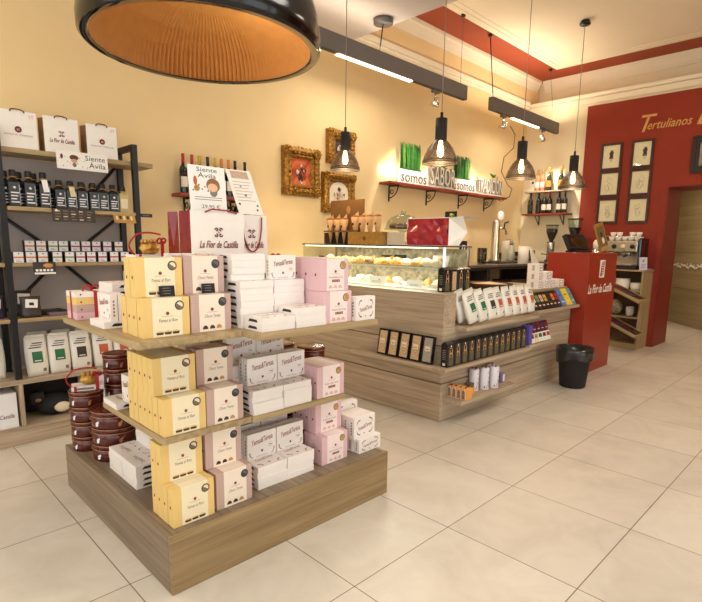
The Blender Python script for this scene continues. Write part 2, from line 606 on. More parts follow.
WARM = (1.0, 0.85, 0.64)
WARMW = (1.0, 0.94, 0.84)
def area(name, loc, size, power, col, rot=(0, 0, 0), size_y=None, parent=None):
    l = bpy.data.lights.new(name, 'AREA')
    l.energy = power
    l.color = col
    l.shape = 'RECTANGLE'
    l.size = size
    l.size_y = size_y or size
    o = bpy.data.objects.new(name, l)
    COL.objects.link(o)
    o.location = loc
    o.rotation_euler = rot
    if parent:
        o.parent = parent
    return o
def point(name, loc, power, col, r=0.04, parent=None):
    l = bpy.data.lights.new(name, 'POINT')
    l.energy = power
    l.color = col
    l.shadow_soft_size = r
    o = bpy.data.objects.new(name, l)
    COL.objects.link(o)
    o.location = loc
    if parent:
        o.parent = parent
    return o
def spot(name, loc, target, power, col, angle=60, blend=0.6, r=0.03):
    l = bpy.data.lights.new(name, 'SPOT')
    l.energy = power
    l.color = col
    l.spot_size = math.radians(angle)
    l.spot_blend = blend
    l.shadow_soft_size = r
    o = bpy.data.objects.new(name, l)
    COL.objects.link(o)
    o.location = loc
    d = Vector(target) - Vector(loc)
    o.rotation_euler = d.to_track_quat('-Z', 'Y').to_euler()
    return o

# --- the large dome lamp over the display
LX, LY, LZ, LR = 1.258, 2.26, 2.13, 0.51
t = thing('dome_pendant_lamp', 'large glossy black dome lamp with an orange pleated lining above the display', 'pendant lamp', (LX, LY, LZ))
m = MB()
outer = [(LR - 0.012, 0.0), (LR, 0.012), (LR + 0.002, 0.06), (LR - 0.01, 0.15), (LR - 0.04, 0.24), (LR - 0.11, 0.33), (LR - 0.22, 0.40), (0.13, 0.44), (0.0, 0.45)]
m.shell(outer, pm('dome_black', (9, 8, 8), 0.16, var=0.05), 72)
m.build('dome_shell', t)
m = MB()
m.shell([(LR - 0.012, 0.0), (LR - 0.03, 0.001), (LR - 0.043, 0.003), (LR - 0.045, 0.006)], pm('rim_black', (10, 10, 10), 0.05, coat=0.8), 72)
m.build('rim', t, label='mirror black rim')
m = MB()
ORANGE = pm('orange_pleats', (220, 164, 92), 0.75, var=0.04)
inn = [(LR - 0.044, 0.008), (LR - 0.050, 0.06), (LR - 0.08, 0.13), (LR - 0.15, 0.20), (LR - 0.26, 0.25), (0.09, 0.275), (0.0, 0.28)]
m.shell([(r, z) for r, z in reversed(inn)], ORANGE, 264, smooth=False, rmod=lambda i: 1.07 if i % 2 else 1.0)
m.build('pleated_lining', t, label='orange pleated lining')
MB().tube([(0, 0, 0.45), (0, 0, 1.15)], 0.006, BLK).build('cord', t)
MB().lathe([(0.06, 1.13), (0.06, 1.168), (0.0, 1.169)], BLK, 16).build('canopy', t)
point('dome_lamp_light', (LX + 0.16, LY - 0.12, LZ + 0.10), 3.6, (1.0, 0.78, 0.5), 0.04)

# --- suspended track lights
TRK = pm('track_grey', (112, 106, 104), 0.5, 0.2, var=0.03)
LED = pm('led_strip', (255, 238, 205), 0.5, emit=9.0, var=0.0)
def track(label, x0, x1, l0, l1, hang, spots):
    y, z0, z1 = 3.5, 2.885, 3.03
    t = thing('track_light', label, 'track light', (x0, y, z0), group=None)
    L = x1 - x0
    m = MB()
    m.box((0, -0.03, 0), (L, 0.03, z1 - z0), TRK)
    m.box((0.01, -0.02, -0.004), (L - 0.01, 0.02, -0.0005), BLK)
    m.build('housing', t, bev=0.003)
    MB().box((l0 - x0, -0.022, -0.012), (l1 - x0, 0.022, -0.0045), LED).build('led_strip', t, label='glowing strip')
    for hx, hy, hz, kind in hang:
        m = MB()
        m.tube([(hx - x0, 0, z1 - z0), (hx - x0, hy - y, hz - z0 - 0.03)], 0.006 if kind else 0.0025, BLK if kind else GREYM)
        c = m.build('suspension_cable', t)
        m = MB()
        if kind == 2:
            m.lathe([(0.09, 0), (0.09, 0.04), (0, 0.041)], GREYM, 20)
            m.build('canopy', t, (hx - x0, hy - y, hz - z0 - 0.043))
        else:
            m.lathe([(0.022, 0), (0.026, 0.03), (0, 0.031)], BLK, 12)
            m.build('ceiling_hook', t, (hx - x0, hy - y, hz - z0 - 0.033))
    for sx, tgt in spots:
        m = MB()
        m.box((sx - x0 - 0.05, -0.018, -0.035), (sx - x0 + 0.05, 0.018, -0.005), TRK)
        m.tube([(sx - x0, 0, -0.03), (sx - x0, 0, -0.10)], 0.008, CHROME)
        b = m.build('spot_adapter', t)
        d = (Vector(tgt) - Vector((sx, y, z0 - 0.13))).normalized()
        m = MB()
        m.lathe([(0.018, 0.055), (0.03, 0.05), (0.045, 0.0), (0.05, -0.035), (0.046, -0.036), (0.04, -0.02)], CHROME, 16)
        m.disc(0, 0, 0.0, 0, CHROME, 3)
        q = d.to_track_quat('-Z', 'Y')
        h = m.build('spot_head', t, (sx - x0, 0, -0.13), q.to_euler())
        MB().lathe([(0.0, -0.024), (0.039, -0.02)], pm('spot_lens', (255, 244, 220), 0.4, emit=14.0, var=0), 14).build('lens', h)
        spot('track_spot_light', Vector((sx, y, z0 - 0.13)) + d * 0.06, tgt, 85, WARMW, 70)
    return t
track('long grey suspended track light ending above the ornate pictures', 2.0, 5.1, 3.17, 4.16,
      [(3.7, 3.46, 3.30, 2), (5.0, 3.5, 3.745, 0)], [(4.56, (4.7, 4.0, 1.6))])
track('short grey suspended track light nearer the pale back wall', 5.63, 7.42, 6.14, 6.85,
      [(5.68, 3.58, 3.75, 1), (7.3, 3.6, 3.75, 0)], [(5.94, (6.0, 4.0, 1.5)), (6.98, (7.5, 3.5, 1.8))])
area('track_up_light', (3.6, 3.5, 3.035), 2.8, 12, WARM, (PI, 0, 0), 0.05)
area('track_up_light', (6.5, 3.5, 3.035), 1.7, 26, WARM, (PI, 0, 0), 0.05)
area('track_down_light', (3.66, 3.5, 2.868), 1.0, 14, WARMW, (0, 0, 0), 0.05)
area('track_down_light', (6.5, 3.5, 2.868), 0.7, 10, WARMW, (0, 0, 0), 0.05)

# --- wire mesh pendants
MESHM = bpy.data.materials.new('wire_mesh')
MESHM.use_nodes = True
nt = MESHM.node_tree
b = nt.nodes['Principled BSDF']
b.inputs['Base Color'].default_value = lin((58, 44, 34))
b.inputs['Roughness'].default_value = 0.35
b.inputs['Metallic'].default_value = 0.4
tcn = nt.nodes.new('ShaderNodeTexCoord')
mpn = nt.nodes.new('ShaderNodeMapping')
mpn.inputs['Scale'].default_value = (64, 64, 64)
wv = nt.nodes.new('ShaderNodeTexChecker')
wv.inputs['Scale'].default_value = 160
nt.links.new(tcn.outputs['Object'], wv.inputs['Vector'])
wv.inputs['Color1'].default_value = (0.85, 0.85, 0.85, 1)
wv.inputs['Color2'].default_value = (0.5, 0.5, 0.5, 1)
nt.links.new(wv.outputs['Color'], b.inputs['Alpha'])
BULB = pm('bulb_glow', (255, 226, 170), 0.4, emit=30.0, var=0, ecol=(255, 214, 140))
def pendant(label, x, y, zb, top, s=1.0):
    t = thing('pendant_lamp', label, 'pendant lamp', (x, y, zb), group='black mesh pendants over the counter')
    prof = [(0.152, 0), (0.15, 0.02), (0.136, 0.07), (0.112, 0.12), (0.078, 0.165), (0.05, 0.195)]
    m = MB()
    m.shell([(r * s, z * s) for r, z in prof], MESHM, 28)
    sh_ = m.build('shade', t)
    m = MB()
    for r, z in ((0.153, 0.0), (0.151, 0.02)):
        m.tube([(r * s * math.cos(2 * PI * i / 28), r * s * math.sin(2 * PI * i / 28), z * s) for i in range(29)], 0.003, BLK, 5)
    m.build('wire_rim', sh_)
    lh = MB().lathe([(0.05 * s, 0.192 * s), (0.05 * s, 0.37 * s), (0.03 * s, 0.374 * s), (0.012, 0.376 * s), (0.012, 0.42 * s), (0, 0.42 * s)], BLKM, 20).build('lamp_holder', t)
    MB().lathe([(0.0, 0.055 * s), (0.02 * s, 0.062 * s), (0.03 * s, 0.09 * s), (0.024 * s, 0.14 * s), (0.014 * s, 0.19 * s)], BULB, 14).build('bulb', lh, label='glowing bulb')
    MB().tube([(0, 0, 0.41 * s), (0.0, 0, top - zb - 0.04)], 0.0035, pm('cord_grey', (150, 140, 124), 0.6)).build('cord', t)
    MB().lathe([(0.055, 0), (0.06, 0.012), (0.045, 0.04), (0, 0.041)], BLK, 16).build('canopy', t, (0, 0, top - zb - 0.042))
    point('pendant_light', (x, y, zb + 0.03), 17, (1.0, 0.76, 0.46), 0.03)
    return t
pendant('black mesh pendant hanging before the gilt pictures over the pastry case', 3.08, 3.285, 1.90, 3.30, 0.81)
pendant('largest black mesh pendant hanging before the lettered sign shelf', 3.62, 2.705, 1.96, 3.30, 0.965)
pendant('black mesh pendant between the sign shelf and the champagne shelf', 4.92, 2.665, 1.965, 3.74, 0.96)
pendant('black mesh pendant hanging beside the edge of the red wall', 6.03, 2.61, 1.955, 3.74, 0.985)
# loose flex that loops from the short track down to the sign shelf
m = MB()
m.tube([(6.05, 3.46, 2.76), (6.25, 3.5, 2.70), (6.32, 3.55, 2.55), (6.18, 3.6, 2.42), (6.24, 3.66, 2.25), (6.6, 3.76, 2.12), (6.86, 3.84, 2.10), (6.95, 3.92, 2.0), (6.86, 4.0, 1.93), (6.78, 4.005, 1.95)], 0.006, pm('brown_flex', (92, 70, 50), 0.6))
tag(m.build('power_flex'), 'thin brown flex looping down to the lettered sign shelf', 'cable')

# --- fill lights added under the ceiling, without fixtures
for x, y, z, p, c in ((0.6, 0.3, 3.28, 34, WARMW), (2.6, 0.3, 3.28, 44, WARMW), (0.2, 2.6, 3.28, 22, WARM), (5.6, 0.3, 3.72, 60, WARM)):
    area('ceiling_fill', (x, y, z), 0.8, p, c)
area('passage_fill', (8.9, 2.2, 2.4), 0.6, 30, WARM)  # added to brighten the passage, no fixture modelled
# ---------------------------------------------------------------- product shelf against the cream wall
YF, YB = 3.70, 4.005
t = thing('shelf_unit', 'tall black framed shelf unit with oak boards against the cream wall', 'shelf unit', (0.2, YF, 0))
def ub(name, a, b, mat, bev=0.0, label=None, p=None):
    o = MB().box((a[0] - 0.2, a[1] - YF, a[2]), (b[0] - 0.2, b[1] - YF, b[2]), mat).build(name, p or t, bev=bev, label=label)
    return o
for nm, x in (('post', 0.70), ('post', 1.485)):
    for y in (YF, YB - 0.04):
        ub(nm, (x, y, 0.42), (x + 0.036, y + 0.036, 1.93), BLK, 0.002)
    ub('top_rail', (x, YF + 0.037, 1.895), (x + 0.036, YB - 0.041, 1.93), BLK)
for z, x1 in ((1.82, 1.64), (1.475, 1.50), (1.14, 1.50), (0.80, 1.50)):
    if z > 1.8:
        ub('shelf_board', (0.2, YF + 0.038, z - 0.03), (x1, YB - 0.042, z), OAK_X, 0.003)
    else:
        ub('shelf_board', (0.2, YF - 0.012, z - 0.024), (0.698, YB - 0.005, z), OAK_X, 0.003)
        ub('shelf_board', (0.738, YF - 0.012, z - 0.024), (1.483, YB - 0.005, z), OAK_X, 0.003)
ub('back_panel', (0.2, YB - 0.003, 0.44), (1.484, YB + 0.012, 1.79), pm('grey_back_panel', (176, 164, 158), 0.7, var=0.02, scale=3), label='grey back panel')
m = MB()
for a, b in (((0.74, 1.44), (1.10, 1.16)), ((1.46, 1.44), (1.12, 1.16)), ((1.02, 1.11), (0.74, 0.82)), ((1.10, 1.11), (1.40, 0.82)), ((1.2, 1.48), (1.47, 1.80))):
    m.tube([(a[0] - 0.2, 0.27, a[1]), (b[0] - 0.2, 0.27, b[1])], 0.011, BLK, 4)
m.build('cross_brace', t)
# base cabinet with open cubbies
t2 = thing('cubby_cabinet', 'low grey oak cabinet with open cubbies under the shelf unit', 'cabinet', (0.2, 3.685, 0))
def cb(name, a, b, mat, bev=0.002, label=None):
    return MB().box((a[0] - 0.2, a[1] - 3.685, a[2]), (b[0] - 0.2, b[1] - 3.685, b[2]), mat).build(name, t2, bev=bev, label=label)
cb('top_board', (0.2, 3.685, 0.39), (1.78, 4.01, 0.418), GOAK_X)
cb('plinth', (0.2, 3.695, 0.0), (1.78, 4.0, 0.098), GOAK_X)
cb('bottom_board', (0.2, 3.69, 0.1), (1.78, 4.01, 0.12), GOAK_X)
for x in (0.2, 0.708, 1.24, 1.755):
    cb('divider', (x, 3.69, 0.121), (x + 0.024, 4.01, 0.389), GOAK_Z)
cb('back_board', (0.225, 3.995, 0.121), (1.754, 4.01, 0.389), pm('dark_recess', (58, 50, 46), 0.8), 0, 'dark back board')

# --- carrier bags
def logo_block(m, x, z, s, y, ink):
    """square ornate monogram of curls and dots"""
    for dx in (-0.5, 0.5):
        for dz in (-0.55, 0.55):
            pts = []
            for i in range(13):
                a = i / 12 * 1.6 * PI
                r = s * (0.42 - 0.26 * i / 12)
                pts.append((x + s * dx + r * math.cos(a) * (1 if dx > 0 else -1), y, z + s * dz + r * math.sin(a) * (1 if dz > 0 else -1)))
            m.tube(pts, s * 0.13, ink, 4)
    m.disc(x, z, s * 0.16, y - 0.0004, ink, 8)
def carrier(w, d, h, brand, front, side, handle, lz=0.34):
    def f():
        t = thing('carrier_bag', 'x', 'bag')
        m = MB()
        e = 0.006
        x = w / 2
        # front and back sheets, folded sides pinched inwards, floor
        m.add([(-x, 0, 0), (x, 0, 0), (x, 0.004, h), (-x, 0.004, h)], [(0, 1, 2, 3)], front)
        m.add([(-x, d, 0), (x, d, 0), (x, d - 0.004, h), (-x, d - 0.004, h)], [(3, 2, 1, 0)], front)
        m.add([(-x, 0, 0), (x, 0, 0), (x, d, 0), (-x, d, 0)], [(3, 2, 1, 0)], front)
        if brand == 'round':
            m.disc(0, h * 0.50, h * 0.085, -0.0008, INK, 18)
            m.text('st', 0, h * 0.50, -0.0014, WHT, h=h * 0.10)
            m.text('SANTA TERESA', 0, h * 0.35, -0.0008, INKG, w=w * 0.74, h=h * 0.06)
            m.text('ST', w * 0.36, h * 0.86, -0.0008, pm('faint_red_ink', (220, 160, 150), 0.6), h=h * 0.13)
        else:
            logo_block(m, 0, h * (lz + 0.2), h * 0.075, -0.001, INK)
            m.text('La Flor de Castilla', 0, h * lz, -0.0008, INK, w=w * 0.72, h=h * 0.16, shear=0.35, offset=0.014)
        m.build('bag_front', t)
        for sx in (-1, 1):
            m = MB()
            q = -0.14 * w * sx
            vs = [(sx * x, 0, 0), (sx * x, d, 0), (sx * x, d - 0.004, h), (sx * x, 0.004, h), (sx * x, d / 2, h * 0.42), (sx * x + q, d / 2, h)]
            m.add(vs, [(0, 4, 1), (0, 3, 4), (3, 5, 4), (1, 4, 2), (2, 4, 5)], side)
            m.build('gusset', t, label='coloured folded side')
        for y in ((0.0, d) if handle else ()):
            pts = []
            for i in range(13):
                a = PI * i / 12
                if handle == 'down':
                    pts.append((-w * 0.30 * math.cos(a), y - 0.005, h - 0.008 - h * 0.62 * math.sin(a) ** 0.8 if y == 0 else h - 0.01 + 0.02 * math.sin(a)))
                else:
                    pts.append((-w * 0.18 * math.cos(a), y + (0.003 if y else -0.003), h - 0.01 + 0.017 * math.sin(a) ** 0.5))
            MB().tube(pts, 0.0035, REDC if handle == 'down' else pm('dark_cord', (84, 30, 30), 0.6), 5).build('handle', t)
        return t
    return f
BAGSIDE = pm('brown_gusset', (150, 108, 76), 0.6, var=0.08)
z = 1.8212
Proto(carrier(0.20, 0.12, 0.215, 'round', WHT, BAGSIDE, 'up'), 'bag').put((0.842, 3.755, z), 'white paper bag with dark red roundel at the shelf end farthest from the sign')
Proto(carrier(0.196, 0.12, 0.215, 'flor', WHT, BAGSIDE, 'up'), 'bag').put((1.075, 3.755, z), 'white paper bag with square maroon monogram on the top shelf board')
Proto(carrier(0.19, 0.12, 0.208, 'round', WHT, BAGSIDE, 'up'), 'bag').put((1.315, 3.755, z), 'white paper bag with paler red roundel next to the upright frame end')
# --- signs clipped to the shelf edges
m = MB()
m.box((-0.15, 0, -0.055), (0.15, 0.004, 0.055), PAPER)
m.text('Siente', 0.075, 0.022, -0.001, INKK, w=0.12, h=0.045)
m.text('Ávila', 0.085, -0.022, -0.001, INKK, w=0.10, h=0.045)
m.disc(-0.05, 0.018, 0.026, -0.001, pm('hair_brown', (104, 62, 40), 0.7), 14, 0.016)
m.disc(-0.05, -0.002, 0.018, -0.0012, pm('skin_print', (214, 160, 130), 0.7), 14, 0.012)
m.disc(-0.05, -0.026, 0.012, -0.001, INKG, 10, 0.014)
for i in range(12):
    m.disc(-0.13 + 0.014 * i, random.uniform(-0.045, 0.045), 0.003, -0.0008, INK if i % 2 else GOLD, 6)
m.disc(-0.12, 0.02, 0.008, -0.001, INK, 8, 0.016)
tag(m.build('sign_card', loc=(1.165, 3.683, 1.775), rot=(-0.06, 0, 0)), 'wide white picture card fixed on the top shelf edge', 'sign')
m = MB()
m.box((-0.125, 0, -0.04), (0.125, 0.004, 0.04), pm('slate_brown', (70, 58, 48), 0.6, var=0.15))
for i in range(5):
    for j in range(4):
        m.rect(-0.11 + i * 0.046, 0.022 - j * 0.017, -0.11 + i * 0.046 + random.uniform(0.018, 0.036), 0.028 - j * 0.017, -0.001, INKG if (i + j) % 3 else CREAM)
m.disc(-0.1, 0.028, 0.008, -0.0014, PAPER, 8)
tag(m.build('price_sign', loc=(1.09, 3.672, 1.435), rot=(-0.1, 0, 0)), 'dark printed price board hung on the oil bottle shelf edge', 'sign')
m = MB()
m.box((-0.075, 0, -0.03), (0.075, 0.003, 0.028), GOLD)
for i in range(5):
    m.rect(-0.06 + i * 0.025, -0.01 + 0.006 * (i % 2), -0.045 + i * 0.025, 0.018, -0.001, INKK if i % 2 else CREAM)
tag(m.build('price_card', loc=(1.40, 3.672, 1.43), rot=(-0.35, 0, 0.1)), 'small gold card hung on the oil shelf beside the frame post', 'sign')
m = MB()
m.box((-0.062, 0, -0.04), (0.062, 0.003, 0.04), pm('card_dark', (64, 58, 58), 0.6))
m.blob((0.02, -0.001, 0.018), (0.028, 0.002, 0.014), pm('pastry_print', (214, 150, 84), 0.6), 10, 5)
m.rect(-0.058, -0.036, 0.058, -0.024, -0.001, PAPER)
for i in range(5):
    m.rect(-0.05 + i * 0.02, -0.018, -0.036 + i * 0.02, -0.004, -0.001, PAPER)
tag(m.build('price_sign', loc=(0.90, 3.672, 1.105), rot=(-0.12, 0, 0)), 'small pastry photo card hung on the spice box shelf', 'sign')
m = MB()
m.box((-0.04, 0, -0.012), (0.04, 0.004, 0.012), BLK)
m.rect(-0.03, -0.003, 0.02, 0.003, -0.001, INKG)
tag(m.build('price_strip', loc=(1.57, 3.72, 1.46)), 'tiny black price strip at the frame post', 'sign')
MB0 = None
# --- oil bottles
OIL = pm('dark_oil_glass', (16, 14, 12), 0.25, var=0.1, coat=0.15)
def bottle_oil(hh, tagc, light=False):
    def f():
        t = thing('oil_bottle', 'x', 'bottle')
        w = 0.031
        m = MB()
        body = pm('pale_oil', (196, 176, 110), 0.15, coat=0.5) if light else OIL
        n = 4
        pr = [(w * 1.25, 0), (w * 1.32, 0.004), (w * 1.32, hh * 0.66), (w * 1.1, hh * 0.72), (w * 0.45, hh * 0.78), (w * 0.42, hh * 0.84)]
        vs, fs = [], []
        m.T = Matrix.Rotation(PI / 4, 4, 'Z')
        m.lathe(pr, body, 4, smooth=False)
        m.T = Matrix()
        f0 = -w * 0.945
        if not light:
            for j in range(4):
                m.rect(-0.021, hh * (0.36 - 0.085 * j), 0.021 - 0.006 * (j % 3), hh * (0.395 - 0.085 * j), f0, WHTC)
            m.disc(0, hh * 0.52, 0.007, f0, WHTC, 10)
            m.rect(0.024, 0.01, 0.026, hh * 0.6, f0, STEEL)
        else:
            m.rect(-0.022, hh * 0.14, 0.022, hh * 0.52, f0, CREAM)
        m.build('bottle_body', t)
        MB().lathe([(0.017, hh * 0.82), (0.019, hh * 0.83), (0.019, hh * 0.985), (0.016, hh), (0, hh)], BLK, 14).build('cap', t)
        m = MB()
        m.lathe([(0.0205, hh * 0.80), (0.0205, hh * 0.825), (0.0, hh * 0.826)], GOLD, 12)
        m.build('neck_ring', t)
        if tagc:
            m = MB()
            m.add([(-0.018, -0.036, hh * 0.78), (0.012, -0.040, hh * 0.79), (0.022, -0.038, hh * 0.45), (-0.008, -0.036, hh * 0.44)], [(3, 2, 1, 0)], tagc)
            m.build('paper_tag', t)
        return t
    return f
TAGC = pm('kraft_tag', (226, 206, 160), 0.7)
tall = Proto(bottle_oil(0.215, None), 'bottle')
tallt = Proto(bottle_oil(0.215, PAPER), 'bottle')
sh = Proto(bottle_oil(0.178, None), 'bottle')
sht = Proto(bottle_oil(0.178, TAGC), 'bottle')
lt = Proto(bottle_oil(0.172, None, True), 'bottle')
xs = [(0.79, tall, 'tall black oil bottle nearest the sign-free end of the shelf'), (0.872, tall, 'tall black oil bottle without paper tag, beside the tagged tall one'), (0.95, tallt, 'tall black oil bottle with a white paper tag'),
      (1.035, sh, 'short black oil bottle next to the tall tagged bottle'), (1.10, sht, 'short black oil bottle with a cream paper tag'), (1.165, sh, 'short black oil bottle next after the cream tagged one'),
      (1.235, sh, 'short black oil bottle second after the cream tagged one'), (1.295, sh, 'short black oil bottle third after the cream tagged one'), (1.36, sh, 'short black oil bottle beside the pale bottle'),
      (1.425, lt, 'pale golden oil bottle with cream label beside the frame post')]
for i, (x, p, l) in enumerate(xs):
    p.put((x, 3.755, 1.4755), l, 'oil bottles on the shelf, front row')
for i, x in enumerate((0.765, 0.84, 0.92, 1.0, 1.065, 1.13, 1.20, 1.262, 1.33)):
    (tall if i < 3 else sh).put((x, 3.85, 1.4755), '%s black oil bottle of the half hidden back row on the oil shelf' % ORD[i], 'oil bottles on the shelf, back row')
# --- spice boxes, two stepped rows
def spice(col, name):
    def f():
        t = thing('spice_box', 'x', 'box')
        m = MB()
        w, d, h = 0.056, 0.05, 0.066
        m.box((-w / 2, 0, 0), (w / 2, d, h), BLK)
        m.build('carton', t)
        m = MB()
        m.box((-w / 2 + 0.0005, -0.002, 0.001), (w / 2 - 0.004, -0.0003, h - 0.001), WHTC)
        m.rect(-w / 2 + 0.0008, h * 0.42, w / 2 - 0.0043, h * 0.56, -0.0024, col)
        m.disc(0, h * 0.82, 0.004, -0.0024, INKK, 8)
        m.rect(-0.015, h * 0.12, 0.012, h * 0.16, -0.0024, INKG)
        m.rect(-0.015, h * 0.24, 0.004, h * 0.27, -0.0024, INKG)
        m.build('front_label', t)
        return t
    return f
SP = [Proto(spice(pm(n, c, 0.6), n), 'box') for n, c in (('orange_stripe', (226, 132, 60)), ('green_stripe', (128, 160, 84)), ('pink_stripe', (196, 62, 110)), ('red_stripe', (200, 70, 66)))]
SPN = ['orange striped', 'green striped', 'pink striped', 'red striped']
m = MB()
m.box((-0.32, -0.03, 0.0), (0.34, 0.05, 0.067), BLKM)
tag(m.build('display_riser', loc=(1.14, 3.80, 1.1405)), 'black riser carrying the back row of spice boxes', 'riser')
used = {}
for row, (y, zz, xs, cs) in enumerate(((3.78, 1.208, (0.855, 0.918, 0.985, 1.045, 1.115, 1.18, 1.245, 1.315, 1.39), (0, 0, 1, 1, 2, 2, 2, 2, 3)), (3.705, 1.1405, (0.775, 0.84, 0.905, 0.985, 1.055, 1.12, 1.185, 1.255, 1.33, 1.40), (0, 0, 0, 1, 1, 2, 2, 2, 3, 3)))):
    for x, c in zip(xs, cs):
        k = (row, c)
        used[k] = used.get(k, -1) + 1
        SP[c].put((x, y, zz), '%s %s spice box counting along the %s row' % (ORD[used[k]], SPN[c], ('raised back', 'lower front')[row]), 'spice boxes on the shelf')
# --- dark gift packs on the low shelf
def pouch(label, x, y, z, w, h, d, mat, rz=0, tagged=True):
    t = thing('gift_pouch', label, 'pouch', (x, y, z), (0, 0, rz))
    m = MB()
    n = 6
    vs, fs = [], []
    for j in range(7):
        q = j / 6
        ww = w / 2 * (1 - 0.12 * q + (0.1 if j == 6 else 0))
        dd = d / 2 * (1 - 0.85 * q ** 1.6)
        for i in range(12):
            a = 2 * PI * i / 12
            vs.append((ww * math.copysign(abs(math.cos(a)) ** 0.6, math.cos(a)), dd * math.sin(a), h * q))
    for j in range(6):
        for i in range(12):
            fs.append((j * 12 + i, j * 12 + (i + 1) % 12, (j + 1) * 12 + (i + 1) % 12, (j + 1) * 12 + i))
    fs.append(tuple(reversed(range(12))))
    fs.append(tuple(72 + i for i in range(12)))
    m.add(vs, fs, mat, True)
    m.build('pouch_body', t)
    if tagged:
        m = MB()
        m.add([(-w * 0.3, -d * 0.52, h * 0.5), (w * 0.25, -d * 0.54, h * 0.46), (w * 0.3, -d * 0.44, h * 0.86), (-w * 0.25, -d * 0.42, h * 0.9)], [(0, 1, 2, 3)], PAPER)
        m.add([(-w * 0.12, -d * 0.54, h * 0.6), (w * 0.1, -d * 0.55, h * 0.58), (w * 0.1, -d * 0.5, h * 0.72), (-w * 0.1, -d * 0.5, h * 0.74)], [(0, 1, 2, 3)], INKK)
        m.build('paper_tag', t, label='white tag')
    return t
DARKP = pm('dark_chocolate_pack', (66, 56, 54), 0.4, var=0.2)
pouch('dark pouch with white tags standing on the low shelf beside the black post', 0.82, 3.74, 0.8005, 0.12, 0.13, 0.07, DARKP)
pouch('dark violet pouch beyond the black post on the low shelf', 0.64, 3.78, 0.8005, 0.1, 0.14, 0.07, pm('violet_pack', (70, 56, 80), 0.4, var=0.2))
pouch('dark pouch at the back of the low shelf behind the tagged one', 0.80, 3.86, 0.8005, 0.13, 0.16, 0.07, DARKP, 0.2)
for l, x, y, z, w, d, mat, rz in (('large flat black packet lying on the low shelf', 0.96, 3.86, 0.8005, 0.16, 0.14, BLKM, 0.15), ('flat mauve packet lying at the low shelf edge', 0.99, 3.735, 0.8005, 0.15, 0.06, pm('mauve_pack', (122, 100, 112), 0.5), 0.05), ('flat black and white packet lying beside the ribboned gift tower', 1.16, 3.76, 0.8005, 0.13, 0.09, BLKM, -0.15)):
    m = MB()
    m.box((-w / 2, -d / 2, 0), (w / 2, d / 2, 0.022), mat)
    m.add([(-w * 0.3, -d * 0.3, 0.0225), (w * 0.2, -d * 0.3, 0.0225), (w * 0.3, d * 0.3, 0.0225), (-w * 0.2, d * 0.3, 0.0225)], [(0, 1, 2, 3)], PAPER if 'white' in l else DARKP)
    tag(m.build('flat_packet', loc=(x, y, z), rot=(0, 0, rz), bev=0.004), l, 'packet')

# --- white coffee bags (also used on the counter)
def foodbag(col, stripe):
    def f():
        t = thing('coffee_bag', 'x', 'bag')
        m = MB()
        w, h, d = 0.15, 0.25, 0.07
        N, R = 14, 9
        vs, fs = [], []
        rnd = random.Random(3)
        for j in range(R):
            q = j / (R - 1)
            prof = (0.55 + 0.45 * math.sin(min(1, q * 2.4) * PI / 2)) * (1 - max(0, (q - 0.35) / 0.65) ** 1.7 * 0.93)
            ww = w / 2 * (0.92 + 0.08 * math.sin(q * PI))
            for i in range(N):
                a = 2 * PI * i / N
                ca, sa = math.cos(a), math.sin(a)
                k = 1 + rnd.uniform(-0.05, 0.05)
                vs.append((ww * math.copysign(abs(ca) ** 0.55, ca), d / 2 * prof * math.copysign(abs(sa) ** 0.8, sa) * k, h * q))
        for j in range(R - 1):
            for i in range(N):
                fs.append((j * N + i, j * N + (i + 1) % N, (j + 1) * N + (i + 1) % N, (j + 1) * N + i))
        fs.append(tuple(reversed(range(N))))
        fs.append(tuple((R - 1) * N + i for i in range(N)))
        m.add(vs, fs, pm('bag_white', (240, 234, 222), 0.5, var=0.03, scale=12, bump=0.2, bscale=30), True)
        m.build('bag_body', t)
        m = MB()
        def patch(x0, z0, x1, z1, mat, off=0.0):
            n = 4
            vs, fs = [], []
            for j in range(n + 1):
                for i in range(n + 1):
                    xx = x0 + (x1 - x0) * i / n
                    zz = z0 + (z1 - z0) * j / n
                    q = zz / h
                    prof = (0.55 + 0.45 * math.sin(min(1, q * 2.4) * PI / 2)) * (1 - max(0, (q - 0.35) / 0.65) ** 1.7 * 0.93)
                    cx = min(1, abs(xx) / (w / 2)) ** (1 / 0.55)
                    vs.append((xx, -d / 2 * prof * 1.06 * max(0.05, 1 - cx * cx) ** 0.4 - 0.0015 - off, zz))
            for j in range(n):
                for i in range(n):
                    a = j * (n + 1) + i
                    fs.append((a, a + 1, a + n + 2, a + n + 1))
            m.add(vs, fs, mat)
        if col:
            patch(-0.036, 0.085, 0.032, 0.155, col)
            patch(-0.024, 0.094, 0.02, 0.100, PAPER, 0.001)
            m.build('square_label', t, label='coloured square label')
            m = MB()
            patch(0.028, 0.025, 0.05, 0.045, INKG)
            m.build('stamp', t)
            m = MB()
        for k2 in range(3):
            patch(-0.05 + 0.012 * k2, 0.178 + 0.014 * k2, 0.03 + 0.006 * k2, 0.184 + 0.014 * k2, (INKK, INKG, stripe)[k2], 0.001)
        m.build('brand_print', t)
        m = MB()
        m.box((-0.062, -0.004, h - 0.004), (0.062, 0.004, h + 0.012), pm('bag_seal', (226, 220, 206), 0.5))
        m.build('folded_seal', t)
        return t
    return f
GREENL = pm('green_label', (40, 110, 70), 0.55)
BLACKL = pm('black_label', (52, 50, 46), 0.55)
ORANGEL = pm('rust_label', (196, 92, 56), 0.55)
CB = {'green': Proto(foodbag(GREENL, INKK), 'bag'), 'black': Proto(foodbag(BLACKL, INKK), 'bag'), 'rust': Proto(foodbag(ORANGEL, INK), 'bag'), 'plain': Proto(foodbag(None, INKG), 'bag')}
G = 'coffee bags on the low cabinet'
